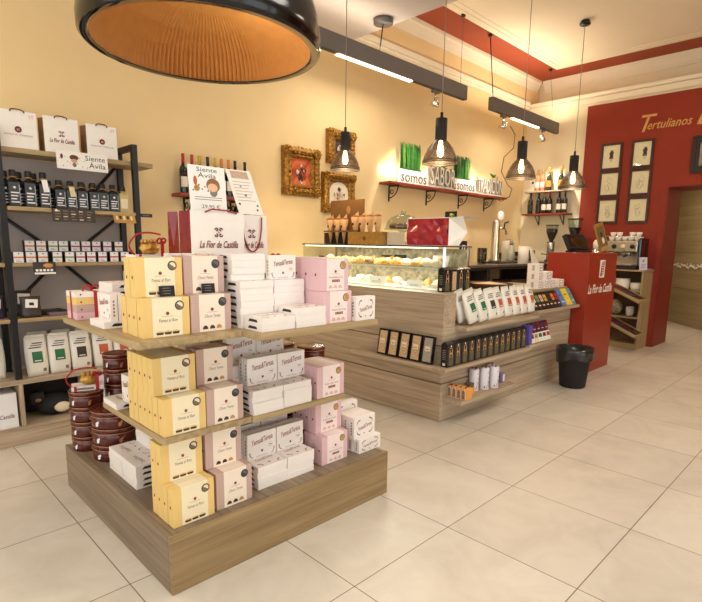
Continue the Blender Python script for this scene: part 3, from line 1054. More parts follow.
for x, c, l in ((0.835, 'green', 'white coffee bag with green square standing beside the black post'), (0.965, 'green', 'white coffee bag with green square between the other green one and the black one'), (1.095, 'black', 'white coffee bag with black square on the low cabinet'), (1.235, 'rust', 'white coffee bag with rust square next to the black one on the low cabinet'), (1.37, 'rust', 'white coffee bag with rust square behind the dark red tin')):
    CB[c].put((x, 3.755, 0.4185), l, G, rx=-0.12, rz=random.uniform(-0.03, 0.03), scale=(0.85, 1, 1))
for i, x in enumerate((0.88, 1.02, 1.17, 1.32)):
    CB['plain'].put((x, 3.89, 0.4185), '%s plain white coffee bag from the black post, back row on the low cabinet' % ORD[i], G, rx=-0.10, scale=(0.88, 1, 1))
CB['plain'].put((0.60, 3.80, 0.4185), 'plain white coffee bag beyond the black post on the low cabinet', G, rx=-0.1)
pouch('dark pouch beyond the black post on the low cabinet', 0.46, 3.76, 0.4185, 0.11, 0.16, 0.07, BLKM, 0, False)
# --- cubby contents
m = MB()
m.box((-0.15, 0, 0), (0.15, 0.22, 0.22), WHTC)
logo_block(m, 0.0, 0.13, 0.02, -0.001, INK)
m.text('La Flor de Castilla', 0.03, 0.075, -0.001, INK, w=0.2, h=0.036, shear=0.35, offset=0.006)
tag(m.build('storage_carton', loc=(0.545, 3.71, 0.1205)), 'white monogrammed carton filling the cubby below the black post', 'box')
t = thing('toy_pig', 'dark soft toy with a pale oval belly lying in the dark cubby', 'soft toy', (0.93, 3.84, 0.121))
m = MB()
m.blob((0, 0, 0.075), (0.11, 0.08, 0.075), BLKM, 16, 10)
m.blob((-0.1, -0.01, 0.13), (0.055, 0.05, 0.05), BLKM, 12, 8)
m.build('toy_body', t)
MB().blob((0.03, -0.076, 0.06), (0.05, 0.018, 0.034), CREAM, 14, 8).build('belly_patch', t, label='pale oval patch')
MB().blob((-0.105, -0.06, 0.125), (0.018, 0.012, 0.012), pm('toy_snout', (150, 110, 84), 0.7), 10, 6).build('snout', t)
m = MB()
m.box((-0.06, 0, 0), (0.06, 0.2, 0.25), pm('lilac_white', (226, 218, 228), 0.6))
m.text('LFC', 0, 0.15, -0.001, INKG, h=0.03)
tag(m.build('storage_carton', loc=(1.165, 3.71, 0.1205)), 'tall narrow white carton at the cubby side next to the tin stacks', 'box')
# ---------------------------------------------------------------- tiered display unit
DX0, DX1, DY0, DY1 = 0.736, 1.905, 1.685, 2.90
BZ, MZ, TZ = 0.229, 0.574, 0.957
t = thing('display_stand', 'square oak display stand with two tiers of boards above a plinth', 'display stand', (DX0, DY0, 0))
def db(name, a, b, mat, bev=0.003, label=None):
    return MB().box((a[0] - DX0, a[1] - DY0, a[2]), (b[0] - DX0, b[1] - DY0, b[2]), mat).build(name, t, bev=bev, label=label)
db('plinth_panel', (DX0, DY0, 0), (DX1, DY0 + 0.02, BZ - 0.001), POAK_X)
db('plinth_panel', (DX0, DY0 + 0.0205, 0), (DX0 + 0.02, DY1, BZ - 0.001), POAK_Y)
db('plinth_panel', (DX1 - 0.02, DY0 + 0.0205, 0), (DX1, DY1, BZ - 0.001), OAK_Y)
db('plinth_panel', (DX0 + 0.0205, DY1 - 0.02, 0), (DX1 - 0.0205, DY1, BZ - 0.001), OAK_X)
db('plinth_top', (DX0 + 0.0205, DY0 + 0.0205, BZ - 0.02), (DX1 - 0.0205, DY1 - 0.0205, BZ), POAK_Y)
db('core_column', (1.14, 2.10, BZ), (1.50, 2.42, MZ - 0.026), GOAK_Z)
db('core_column', (1.14, 2.10, MZ), (1.50, 2.42, TZ - 0.026), GOAK_Z)
db('core_block', (0.90, 1.945, TZ), (1.50, 2.42, 1.15), GOAK_Z)
db('tier_board', (0.765, 1.765, MZ - 0.025), (1.139, 2.38, MZ), OAK_Y)
db('tier_board', (1.14, 1.752, MZ - 0.025), (1.66, 2.42, MZ), OAK_X)
db('tier_board', (0.655, 1.677, TZ - 0.025), (1.049, 2.46, TZ), OAK_Y)
db('tier_board', (1.05, 1.553, TZ - 0.025), (1.668, 2.42, TZ), OAK_X)

# --- sleeved gift boxes: yellow, mauve, pink
def ribbed(name, rgb, k):
    m = bpy.data.materials.new(name)
    m.use_nodes = True
    nt = m.node_tree
    b = nt.nodes['Principled BSDF']
    b.inputs['Roughness'].default_value = 0.6
    tc = nt.nodes.new('ShaderNodeTexCoord')
    wv = nt.nodes.new('ShaderNodeTexWave')
    wv.bands_direction = 'Z'
    wv.inputs['Scale'].default_value = 55
    nt.links.new(tc.outputs['Object'], wv.inputs['Vector'])
    rp = nt.nodes.new('ShaderNodeValToRGB')
    c = lin(rgb)
    rp.color_ramp.elements[0].color = tuple(x * k for x in c[:3]) + (1,)
    rp.color_ramp.elements[1].color = c
    nt.links.new(wv.outputs['Fac'], rp.inputs['Fac'])
    nt.links.new(rp.outputs['Color'], b.inputs['Base Color'])
    return m
KIND = {
    'yellow': dict(body=ribbed('yellow_ribbed', (240, 202, 124), 0.93), sl=pm('pale_yellow_sleeve', (246, 230, 194), 0.55, var=0.01), txt='Yemas al Ron', tr=(BROWN, BROWN, BROWN), top=True),
    'mauve': dict(body=ribbed('mauve_ribbed', (206, 172, 160), 0.86), sl=pm('ivory_sleeve', (246, 228, 208), 0.55, var=0.01), txt='Choco Yemas', tr=(BROWN, BROWN, GOLD), top=False),
    'pink': dict(body=ribbed('pink_ribbed', (232, 190, 194), 0.9), sl=pm('pale_pink_sleeve', (248, 228, 222), 0.55, var=0.01), txt='Yemas de Santa Teresa', tr=(pm('faint_pink_print', (226, 178, 164), 0.6),) * 3, top=False),
}
DOTR = pm('seal_red', (150, 54, 50), 0.6)
SCRIPT = pm('script_ink', (120, 98, 84), 0.6)
def gift(kind, w, d, h):
    K = KIND[kind]
    def f():
        t = thing('gift_box', 'x', 'box')
        m = MB()
        m.box((0, 0, 0), (w, d, h), K['body'])
        # seal on the spine (left and right)
        m.add([(-0.0006, d * 0.5 + 0.006 * math.cos(a), h * 0.5 + 0.006 * math.sin(a)) for a in [-2 * PI * i / 10 for i in range(10)]], [tuple(range(10))], DOTR)
        m.build('carton', t, bev=0.0012)
        m = MB()
        x0, x1 = w * 0.2, w * 0.835
        g = 0.0006
        m.rect(x0, 0.0006, x1, h, -g, K['sl'])
        m.add([(x0, -g, h + g), (x1, -g, h + g), (x1, d, h + g), (x0, d, h + g)], [(0, 1, 2, 3)], K['sl'])
        y = -2 * g
        xc = (x0 + x1) / 2
        m.disc(xc, h * 0.6, 0.0062, y, DOTR, 12)
        m.rect(xc - 0.022, h * 0.525, xc + 0.022, h * 0.531, y, SCRIPT)
        m.text(K['txt'], xc, h * 0.42, y, SCRIPT, w=(x1 - x0) * (0.8 if kind == 'pink' else 0.62), h=0.017 if kind != 'pink' else 0.011, shear=0.35)
        if kind == 'pink':
            m.rect(xc - 0.02, h * 0.27, xc + 0.024, h * 0.345, y, DOTR)
            m.text('SIN AZÚCAR', xc + 0.002, h * 0.307, y - 0.0003, CREAM, w=0.036, h=0.006)
        for i in range(3):
            cx = x0 + (x1 - x0) * (0.22 + 0.27 * i)
            if kind == 'yellow':
                m.poly([(cx - 0.011, 0.008), (cx + 0.011, 0.008), (cx + 0.0135, 0.016), (cx - 0.0135, 0.016)], y, y + 0.0004, BROWN)
                m.disc(cx, 0.017, 0.0135, y + 0.0002, K['body'], 12, 0.005)
            else:
                a = [(cx + 0.011 * math.cos(PI * k / 8), 0.010 + 0.014 * math.sin(PI * k / 8)) for k in range(9)]
                m.poly(a, y, y + 0.0004, K['tr'][i])
        sl = m.build('sleeve', t, label='pale printed sleeve')
        m = MB()
        sx, sz, r = w * 0.78, h * 0.79, 0.017
        m.disc(sx, sz, r, y - 0.0002, BLKM, 18)
        m.disc(sx + 0.001, sz, r * 0.86, y - 0.0004, pm('sticker_' + kind, {'yellow': (120, 104, 84), 'mauve': (60, 58, 58), 'pink': (206, 160, 96)}[kind], 0.5, var=0.35, scale=160), 18)
        m.add([(sx + 0.012 * math.cos(PI * k / 6 - 0.6), y - 0.0006, sz + 0.012 * math.sin(PI * k / 6 - 0.6)) for k in range(7)], [tuple(range(7))], {'yellow': CREAM, 'mauve': GREYM, 'pink': GOLD}[kind])
        m.build('round_sticker', sl, label='round photo sticker')
        return t
    return f
def row(P, kind, x, y, z, n, pitch, where, dx=0.0):
    for i in range(n):
        jit = random.uniform(-0.0015, 0.0015)
        nm = 'front' if i == 0 else ORD[i]
        P.put((x + dx * i + jit, y + pitch * i, z + 0.0004), '%s gift box, %s, %s' % (kind, 'foremost' if i == 0 else ORD[i] + ' from the front', where), '%s gift boxes' % kind)
W = 0.168
YT, YM, YB_ = [Proto(gift('yellow', W, 0.043, h), 'box') for h in (0.1355, 0.1425, 0.153)]
MT, MM_, MB_ = [Proto(gift('mauve', W * 0.97, 0.043, h), 'box') for h in (0.1375, 0.1445, 0.153)]
row(YT, 'yellow', 0.699, 1.731, TZ, 4, 0.046, 'lower row on the top tier')
row(YT, 'yellow', 0.697, 1.772, TZ + 0.1365, 2, 0.046, 'upper row on the top tier')
row(MT, 'mauve', 0.872, 1.734, TZ, 3, 0.046, 'lower row on the top tier')
row(MT, 'mauve', 0.878, 1.785, TZ + 0.1385, 2, 0.046, 'upper row on the top tier')
row(YM, 'yellow', 0.772, 1.777, MZ, 7, 0.0455, 'lower row on the middle tier')
row(YM, 'yellow', 0.764, 1.833, MZ + 0.1435, 5, 0.0455, 'upper row on the middle tier')
row(MM_, 'mauve', 0.945, 1.777, MZ, 3, 0.0455, 'lower row on the middle tier')
row(MM_, 'mauve', 0.952, 1.862, MZ + 0.1455, 2, 0.0455, 'upper row on the middle tier')
row(YB_, 'yellow', 0.775, 1.737, BZ, 4, 0.046, 'lower row on the plinth')
row(YB_, 'yellow', 0.768, 1.806, BZ + 0.154, 2, 0.046, 'upper row on the plinth')
row(MB_, 'mauve', 0.957, 1.745, BZ, 3, 0.046, 'lower row on the plinth')
row(MB_, 'mauve', 0.95, 1.806, BZ + 0.154, 2, 0.046, 'upper row on the plinth')
PT = Proto(gift('pink', 0.155, 0.068, 0.1335), 'box')
PM = Proto(gift('pink', W, 0.03, 0.150), 'box')
PB = Proto(gift('pink', W, 0.043, 0.142), 'box')
row(PT, 'pink', 1.383, 1.592, TZ, 4, 0.0695, 'lower row on the top tier', 0.004)
row(PT, 'pink', 1.383, 1.612, TZ + 0.1345, 4, 0.0695, 'upper row on the top tier', 0.004)
row(PM, 'pink', 1.491, 1.764, MZ, 6, 0.0315, 'single row on the middle tier')
row(PB, 'pink', 1.535, 1.779, BZ, 3, 0.0455, 'lower row on the plinth')
row(PB, 'pink', 1.540, 1.834, BZ + 0.143, 4, 0.0455, 'upper row on the plinth')

# --- white cartons: a flat lid with ornate print, a lettered spine
VIOL = pm('plum_ink', (146, 72, 62), 0.6)
CARTONW = pm('carton_white', (244, 234, 226), 0.55, var=0.015)
def corner_vine(m, x, z, sx, s, y):
    for k in range(6):
        a = k / 5 * PI / 2
        m.disc(x + sx * s * (1 - math.cos(a)) * -1 + sx * s, z + s * (1 - math.sin(a)), s * 0.13, y, VIOL, 6)
def carton(w, d, h):
    """lying flat, its lid upwards"""
    def f():
        m = MB()
        m.box((0, 0, 0), (w, d, h), CARTONW)
        # spine lettering on the two short ends, tiny band on the long sides
        for s in (0, 1):
            x = -0.0005 if s == 0 else w + 0.0005
            q = [(x, d * 0.25, h * 0.3), (x, d * 0.78, h * 0.3), (x, d * 0.70, h * 0.72), (x, d * 0.3, h * 0.68)]
            m.add(q, [(0, 3, 2, 1) if s == 0 else (0, 1, 2, 3)], INKK)
        m.T = Matrix.Translation((0, 0, h)) @ Matrix.Rotation(-PI / 2, 4, 'X')
        m.text('Yemas&Teresa', w * 0.5, d * 0.62, -0.0005, VIOL, w=w * 0.6, h=0.03, shear=0.3, rot=0.1)
        m.disc(w * 0.5, d * 0.24, 0.006, -0.0005, DOTR, 8)
        for sx, xx in ((1, 0.02), (-1, w - 0.02)):
            for k in range(5):
                a = k / 4 * PI / 2
                m.disc(xx + sx * 0.016 * math.sin(a), 0.014 + 0.016 * (1 - math.cos(a)) * 0 + 0.018 * math.cos(a), 0.0035, -0.0005, VIOL, 6)
        m.T = Matrix()
        return m.build('sweet_carton', bev=0.001)
    return f
def standing(w, d, h, style):
    def f():
        t = thing('sweet_carton', 'x', 'box')
        m = MB()
        m.box((0, 0, 0), (w, d, h), CARTONW)
        m.build('carton_body', t, bev=0.001)
        m = MB()
        y = -0.0006
        if style == 'crown':
            m.text('Yemas&Teresa', w * 0.5, h * 0.5, y, VIOL, w=w * 0.66, h=h * 0.26, shear=0.3, offset=0.01, rot=0.16)
            for cx, cz, sx, sz in ((0.13, 0.16, 1, 1), (0.87, 0.16, -1, 1), (0.13, 0.84, 1, -1), (0.87, 0.84, -1, -1)):
                for k in range(6):
                    a = k / 5 * PI / 2
                    m.disc(w * cx + sx * 0.02 * (1 - math.sin(a)), h * cz + sz * 0.02 * (1 - math.cos(a)), 0.0042 - 0.0003 * k, y, VIOL, 6)
            m.disc(w * 0.48, h * 0.18, 0.004, y, DOTR, 8)
        else:
            m.text('Yemas&Teresa', w * 0.5, h * 0.68, y, VIOL, w=w * 0.72, h=h * 0.3, shear=0.3, offset=0.012, rot=0.12)
            m.disc(w * 0.5, h * 0.26, 0.006, y, DOTR, 10)
            for k in range(14):
                a = 2 * PI * k / 14
                m.disc(w * 0.8 + 0.011 * math.cos(a), h * 0.42 + 0.011 * math.sin(a), 0.001, y, DOTR, 5)
            m.rect(w * 0.75, h * 0.40, w * 0.85, h * 0.43, y, INKG)
            m.rect(w * 0.3, h * 0.07, w * 0.7, h * 0.085, y, INKG)
            for sx, xx in ((1, 0.012), (-1, w - 0.012)):
                for k in range(7):
                    a = k / 6 * PI / 2
                    m.disc(xx + sx * 0.016 * (1 - math.cos(a)), 0.030 - 0.022 * math.sin(a), 0.0034 - 0.0003 * k, y, VIOL, 6)
        m.build('face_print', t, label='maroon lettering and vine corners')
        for s in (0, 1):
            m = MB()
            x = -0.0006 if s == 0 else w + 0.0006
            for k in range(5):
                z0 = h * (0.18 + 0.13 * k)
                q = [(x, d * 0.36, z0), (x, d * 0.62, z0), (x, d * 0.58, z0 + h * 0.07), (x, d * 0.4, z0 + h * 0.085)]
                m.add(q, [(0, 3, 2, 1) if s == 0 else (0, 1, 2, 3)], INKG)
            m.build('spine_print', t)
        return t
    return f
CW, CD, CH = 0.153, 0.118, 0.0255
FLAT = Proto(carton(CW, CD, CH), 'box')
STAND = Proto(standing(CW, 0.027, CD, 'vine'), 'box')
CROWN = Proto(standing(0.15, 0.042, 0.112, 'crown'), 'box')
def pile(x, y, z, n, where, rz=0.0, h=CH):
    for i in range(n):
        jx, jy = random.uniform(-0.0025, 0.0025), random.uniform(-0.004, 0.002)
        lvl = 'topmost' if i == n - 1 else ('lowest' if i == 0 else ORD[i] + ' up')
        FLAT.put((x + jx, y + jy, z + 0.0004 + i * (CH + 0.0004)), 'flat white carton, %s, %s' % (lvl, where), 'flat white sweet cartons', rz=rz)
# top tier
pile(1.068, 1.716, TZ, 7, 'tall pile by the mauve boxes, top tier')
pile(1.224, 1.716, TZ, 7, 'tall pile by the pink boxes, top tier')
pile(1.078, 1.592, TZ, 2, 'low pair before the tall piles, top tier')
pile(1.234, 1.590, TZ, 3, 'low trio before the tall piles, top tier')
z7 = TZ + 7 * (CH + 0.0004)
pile(1.062, 1.765, z7, 4, 'short pile resting on the tall ones, top tier')
STAND.put((1.222, 1.742, z7 + 0.0004), 'white lettered sweet carton standing upright on the tall piles of the top tier', scale=(0.86, 1, 0.83))
CROWN.put((1.548, 1.572, TZ + 0.0004), 'white vine cornered carton standing at the corner of the top tier', scale=(0.78, 1, 0.93))
CROWN.put((1.512, 1.885, TZ + 0.0004), 'white vine cornered carton behind the pink boxes on the top tier, lower one', scale=(0.95, 1, 1))
CROWN.put((1.512, 1.885, TZ + 0.1134), 'white vine cornered carton behind the pink boxes on the top tier, upper one', scale=(0.95, 1, 0.6))
# middle tier
pile(1.146, 1.764, MZ, 4, 'front pile by the mauve boxes, middle tier')
pile(1.304, 1.764, MZ, 4, 'front pile by the pink boxes, middle tier')
z4 = 4 * (CH + 0.0004)
pile(1.146, 1.886, MZ, 4, 'second pile back by the mauve boxes, middle tier')
pile(1.304, 1.886, MZ, 4, 'second pile back by the pink boxes, middle tier')
STAND.put((1.178, 1.852, MZ + z4 + 0.0004), 'lettered white carton upright on the middle tier by the mauve boxes, front one')
STAND.put((1.176, 1.886, MZ + z4 + 0.0004), 'lettered white carton upright on the middle tier by the mauve boxes, second one')
STAND.put((1.338, 1.856, MZ + z4 + 0.0004), 'lettered white carton upright on the middle tier by the pink boxes, front one')
STAND.put((1.336, 1.890, MZ + z4 + 0.0004), 'lettered white carton upright on the middle tier by the pink boxes, second one')
pile(1.147, 1.924, MZ + z4, 3, 'rear step pile by the mauve boxes, middle tier')
pile(1.305, 1.926, MZ + z4, 3, 'rear step pile by the pink boxes, middle tier')
z43 = MZ + z4 + 3 * (CH + 0.0004)
STAND.put((1.150, 1.975, z43 + 0.0004), 'white lettered carton upright at the back of the middle tier next to the mauve boxes')
STAND.put((1.308, 1.977, z43 + 0.0004), 'white lettered carton upright at the back of the middle tier next to the dark tins')
# plinth
pile(1.173, 1.778, BZ, 4, 'front pile by the mauve boxes on the plinth')
pile(1.329, 1.778, BZ, 4, 'front pile by the pink boxes on the plinth')
pile(1.175, 1.900, BZ, 4, 'second pile back by the mauve boxes, plinth')
pile(1.331, 1.900, BZ, 4, 'second pile back by the pink boxes, plinth')
for x, wh in ((1.178, 'mauve'), (1.336, 'pink')):
    for k, q in enumerate(('front one', 'second one')):
        STAND.put((x, 1.866 + 0.034 * k, BZ + z4 + 0.0004), 'lettered white carton upright on the plinth pile by the %s boxes, %s' % (wh, q))
    STAND.put((x - 0.004, 1.985, BZ + z4 + 0.0004), 'lettered white carton upright at the shaded plinth back, by the %s boxes' % wh)
for k in range(3):
    CROWN.put((1.765 - 0.004 * k, 1.757 + 0.044 * k, BZ + 0.0004), 'vine cornered white carton in the low row, plinth end, %s' % ('front one' if k == 0 else ORD[k] + ' from the front'), scale=(1.05 if k == 0 else 0.84, 1, 0.66))
for k in range(3):
    CROWN.put((1.748, 1.778 + 0.044 * k, BZ + 0.0755), 'vine cornered white carton in the upper row, plinth end, %s' % ('front one' if k == 0 else ORD[k] + ' from the front'))
CROWN.put((1.757, 1.918, BZ + 0.0004), 'white vine cornered carton behind the plinth end rows, lowest one')
CROWN.put((1.757, 1.918, BZ + 0.113), 'white vine cornered carton behind the plinth end rows, topmost one')
# side of the plinth facing the oil shelf
R9 = PI / 2
pile(0.918, 2.14, BZ, 4, 'pile at the plinth side by the yellow boxes', R9)
pile(0.920, 2.30, BZ, 4, 'pile at the plinth side by the large tins', R9)
pile(1.042, 2.13, BZ, 8, 'tall plinth side pile next to the yellow boxes', R9)
pile(1.042, 2.29, BZ, 7, 'tall plinth side pile next to the tins', R9)
# side of the middle tier facing the oil shelf
pile(0.886, 2.215, MZ, 1, 'side edge of the middle tier, lying alone', R9)
def side_stand(x, y, z, label, s=(1, 1, 1)):
    STAND.put((x, y, z + 0.0004), label, rz=-R9, scale=s)
side_stand(0.81, 2.265, MZ + 0.026, 'white lettered carton upright on the side edge of the middle tier, front one', (0.8, 1, 1))
side_stand(0.84, 2.265, MZ + 0.026, 'white lettered carton upright on the side edge of the middle tier, second one', (0.8, 1, 1))
pile(1.010, 2.12, MZ, 4, 'pile behind the yellow boxes on the middle tier', R9)
# side of the top tier
pile(0.79, 2.02, TZ, 1, 'side edge of the top tier, lying alone', R9)
side_stand(0.700, 2.155, TZ + 0.026, 'lettered white carton upright at the side of the top tier, front one', (0.85, 1, 0.86))
side_stand(0.730, 2.155, TZ + 0.026, 'lettered white carton upright at the side of the top tier, second one', (0.85, 1, 0.86))
pile(0.885, 2.185, TZ, 6, 'top tier pile next to the ribboned tower', R9)
pile(0.895, 1.93, TZ, 6, 'pile behind the yellow boxes of the top tier', R9)
z6 = TZ + 6 * (CH + 0.0004)
side_stand(0.785, 2.075, z6, 'lettered white carton upright on a pile behind the top yellow boxes, front one', (0.85, 1, 0.84))
side_stand(0.815, 2.075, z6, 'lettered white carton upright on a pile behind the top yellow boxes, second one', (0.85, 1, 0.84))
# slim cartons on the core block
def slim(face, label, x, y):
    t = thing('slim_carton', label, 'box', (x, y, 1.1505))
    m = MB()
    m.box((0, 0, 0), (0.05, 0.05, 0.088), CARTONW if face == 'w' else pm('blush_card', (232, 212, 196), 0.6))
    m.build('carton_body', t, bev=0.001)
    m = MB()
    if face == 'w':
        m.text('Yemas', 0.025, 0.056, -0.0006, INKG, w=0.036, h=0.026, shear=0.3, rot=0.4)
        m.disc(0.025, 0.014, 0.004, -0.0006, DOTR, 8)
    else:
        for k in range(3):
            m.poly([(0.016, 0.022 + 0.016 * k), (0.032, 0.022 + 0.016 * k), (0.028, 0.034 + 0.016 * k), (0.018, 0.032 + 0.016 * k)], -0.0006, -0.0002, VIOL)
    m.build('face_print', t)
slim('w', 'small white lettered carton before the red sided bag, beside the golden gift', 0.905, 1.955)
slim('w', 'small white lettered carton before the red sided bag, next to the blush cartons', 0.962, 1.955)
slim('b', 'small blush carton before the red sided bag, next to the white cartons', 1.019, 1.955)
slim('b', 'small blush carton before the red sided bag, next to the white carrier bag', 1.075, 1.955)
# price cards
def pcard(label, x, y, z, s=1.0, mat=BLKM):
    m = MB()
    m.box((-0.026 * s, 0, 0), (0.026 * s, 0.002, 0.036 * s), mat)
    for k in range(3):
        m.rect(-0.014 * s, (0.009 + 0.009 * k) * s, (0.010 + 0.003 * (k % 2)) * s, (0.011 + 0.009 * k) * s, -0.0006, INKG)
    return tag(m.build('price_card', loc=(x, y, z), rot=(-0.15, 0, -0.05)), label, 'sign')
pcard('small dark price card standing before the upper yellow boxes of the top tier', 0.80, 1.755, TZ + 0.1375, 1.05)
pcard('small dark price card standing before the upper mauve boxes of the top tier', 0.965, 1.768, TZ + 0.1395, 1.0)

# --- carrier bags with posters on the core block
RG = REDG
wbag = carrier(0.175, 0.105, 0.262, 'flor', WHT, RG, 'down', 0.47)
def wbag2():
    t = carrier(0.252, 0.105, 0.262, 'flor', WHT, RG, None, 0.47)()
    pts = [(-0.06, 0.0, 0.258), (-0.03, -0.002, 0.27), (0.04, -0.002, 0.268), (0.09, 0.0, 0.258)]
    MB().tube(pts, 0.0035, REDC, 5).build('handle', t)
    return t
o = Proto(wbag2, 'bag')
o.put((1.155 + 0.0, 2.015, 1.1505), 'foremost white carrier bag with maroon monogram and red folded side on the display')
Proto(carrier(0.20, 0.105, 0.262, 'flor', WHT, RG, None, 0.47), 'bag').put((1.131, 2.125, 1.1505), 'white carrier bag whose orange lit red side shows behind the front carrier bag')
Proto(wbag, 'bag').put((1.392, 2.125, 1.1505), 'white carrier bag with a looped red cord hanging over its monogram')
def poster(label, x, y, z, w, h, rot, kind):
    t = thing('poster_card', label, 'poster', (x, y, z), rot)
    m = MB()
    m.box((-w / 2, 0, 0), (w / 2, 0.003, h), PAPER)
    m.build('card', t)
    m = MB()
    y0 = -0.0008
    if kind == 1:
        m.text('Siente', 0.0, h * 0.91, y0, INKK, w=w * 0.56, h=0.026)
        m.text('Ávila', 0.0, h * 0.78, y0, INKK, w=w * 0.5, h=0.026)
        m.disc(0.03 * w / 0.2, h * 0.58, 0.032, y0, pm('hair_auburn', (150, 104, 64), 0.7), 16, 0.03)
        m.disc(0.026 * w / 0.2, h * 0.53, 0.024, y0 - 0.0004, pm('skin_print2', (232, 186, 150), 0.7), 14, 0.018)
        m.disc(0.03 * w / 0.2, h * 0.43, 0.018, y0 - 0.0002, INKG, 12, 0.02)
        m.disc(-0.33 * w, h * 0.66, 0.009, y0, ORANGEL, 8, 0.02)
        m.disc(-0.3 * w, h * 0.5, 0.014, y0, GOLD, 8, 0.014)
        for k in range(10):
            m.disc((0.08 * k - 0.4) * w, h * (0.45 + 0.03 * ((k * 7) % 5)), 0.004, y0, (INKG, ORANGEL, GREENL)[k % 3], 6)
        for k in range(2):
            m.rect(-0.38 * w, h * (0.30 - 0.05 * k), 0.38 * w, h * (0.312 - 0.05 * k), y0, SCRIPT)
        m.text('29,95 €', 0.05 * w, h * 0.10, y0, SCRIPT, w=w * 0.5, h=0.022)
    else:
        m.rect(-0.36 * w, h * 0.80, 0.36 * w, h * 0.97, y0, pm('print_taupe', (196, 170, 150), 0.7, var=0.2, scale=90))
        for k in range(7):
            m.rect(-0.38 * w, h * (0.72 - 0.07 * k), (0.36 - 0.07 * (k % 3)) * w, h * (0.728 - 0.07 * k), y0, SCRIPT)
        for k, (px, pz) in enumerate(((-0.36, 0.22), (0.0, 0.42), (0.36, 0.2), (0.3, 0.1), (-0.1, 0.62))):
            m.disc(px * w, pz * h, 0.006, y0 - 0.0003, (INKK, BROWN, GREENL, INK, GOLD)[k], 8)
    m.build('print', t)
    m = MB()
    m.box((-0.012, 0.004, -0.05), (0.012, 0.006, 0.004), PAPER)
    m.build('stake', t)
    return t
poster('white poster with a printed child figure standing in the front carrier bag', 1.145, 2.067, 1.4145, 0.170, 0.190, (-0.10, 0.0, 0.0), 1)
poster('tilted white poster with rows of small print behind the corded carrier bag', 1.42, 2.165, 1.418, 0.135, 0.245, (-0.5, 0.0, 0.0), 2)

# --- dark red tins
TIN = pm('dark_red_tin', (84, 20, 13), 0.26, 0.1, var=0.12, coat=0.3)
TRIM = pm('tin_gilt', (190, 130, 80), 0.35, 0.5)
def tin(r, h, deco=True):
    def f():
        t = thing('sweet_tin', 'x', 'tin')
        m = MB()
        m.lathe([(r - 0.004, 0), (r - 0.002, 0.003), (r - 0.002, h * 0.70), (r - 0.003, h * 0.71)], TIN, 36)
        m.build('tin_body', t)
        m = MB()
        m.lathe([(r, h * 0.71), (r, h * 0.95), (r - 0.004, h * 0.985), (r - 0.012, h), (0, h)], TIN, 36)
        m.build('lid', t)
        m = MB()
        for q in (h * 0.70, h * 0.965):
            m.shell([(r + 0.0008, q - 0.0015), (r + 0.0015, q), (r + 0.0008, q + 0.0015)], TRIM, 36)
        m.build('gilt_rim', t)
        if deco:
            for q, ink in ((-2.75, WHTC), (-1.75, TRIM)):
                m = MB()
                for k in range(7):
                    a = q + 0.035 * (k % 4)
                    zz = h * (0.22 + 0.05 * ((k * 3) % 5))
                    c, s_ = math.cos(a), math.sin(a)
                    R = r + 0.0006
                    pts = []
                    for i in range(7):
                        b = 2 * PI * i / 7
                        aa = a + 0.045 * math.cos(b)
                        pts.append((R * math.cos(aa), R * math.sin(aa), zz + 0.006 * math.sin(b)))
                    m.add(pts, [tuple(range(7))], ink)
                m.build('crest_print', t, label='pale printed crest' if ink is WHTC else None)
        return t
    return f
TB = Proto(tin(0.108, 0.082), 'tin')
for k in range(3):
    TB.put((0.885, 2.59, BZ + 0.0004 + k * 0.0828), 'large dark red tin, %s in the stack beside the flat cartons' % ('lowest', 'middle one', 'topmost')[k], 'large dark red tins')
TS = Proto(tin(0.080, 0.076), 'tin')
for k in range(4):
    TS.put((0.822, 2.79, BZ + 0.0004 + k * 0.0768), 'smaller dark red tin, %s in the stack under the golden gift' % ('lowest', 'second from the bottom', 'third from the bottom', 'topmost')[k], 'smaller dark red tins')
TH = Proto(tin(0.074, 0.078), 'tin')
for k in range(6):
    TH.put((0.990, 2.80, BZ + 0.0004 + k * 0.0788), 'slim dark red tin, %s in the tall stack behind the large tins' % (['lowest'] + [ORD[i] + ' from the bottom' for i in range(1, 5)] + ['topmost'])[k], 'slim dark red tins')
TR_ = Proto(tin(0.078, 0.07, False), 'tin')
for nm, x, y, n in (('nearest the white cartons', 1.64, 2.26, 7), ('nearest the counter', 1.815, 2.20, 7)):
    for k in range(n):
        TR_.put((x, y, BZ + 0.0004 + k * 0.0708) if x > 1.7 else (x + 0.1, y + 0.12, BZ + 0.0004 + k * 0.0708), 'dark red tin behind the pink boxes, %s, stack %s' % (('topmost' if k == n - 1 else 'lowest' if k == 0 else ORD[k] + ' from the bottom'), nm), 'dark red tins behind the pink boxes')

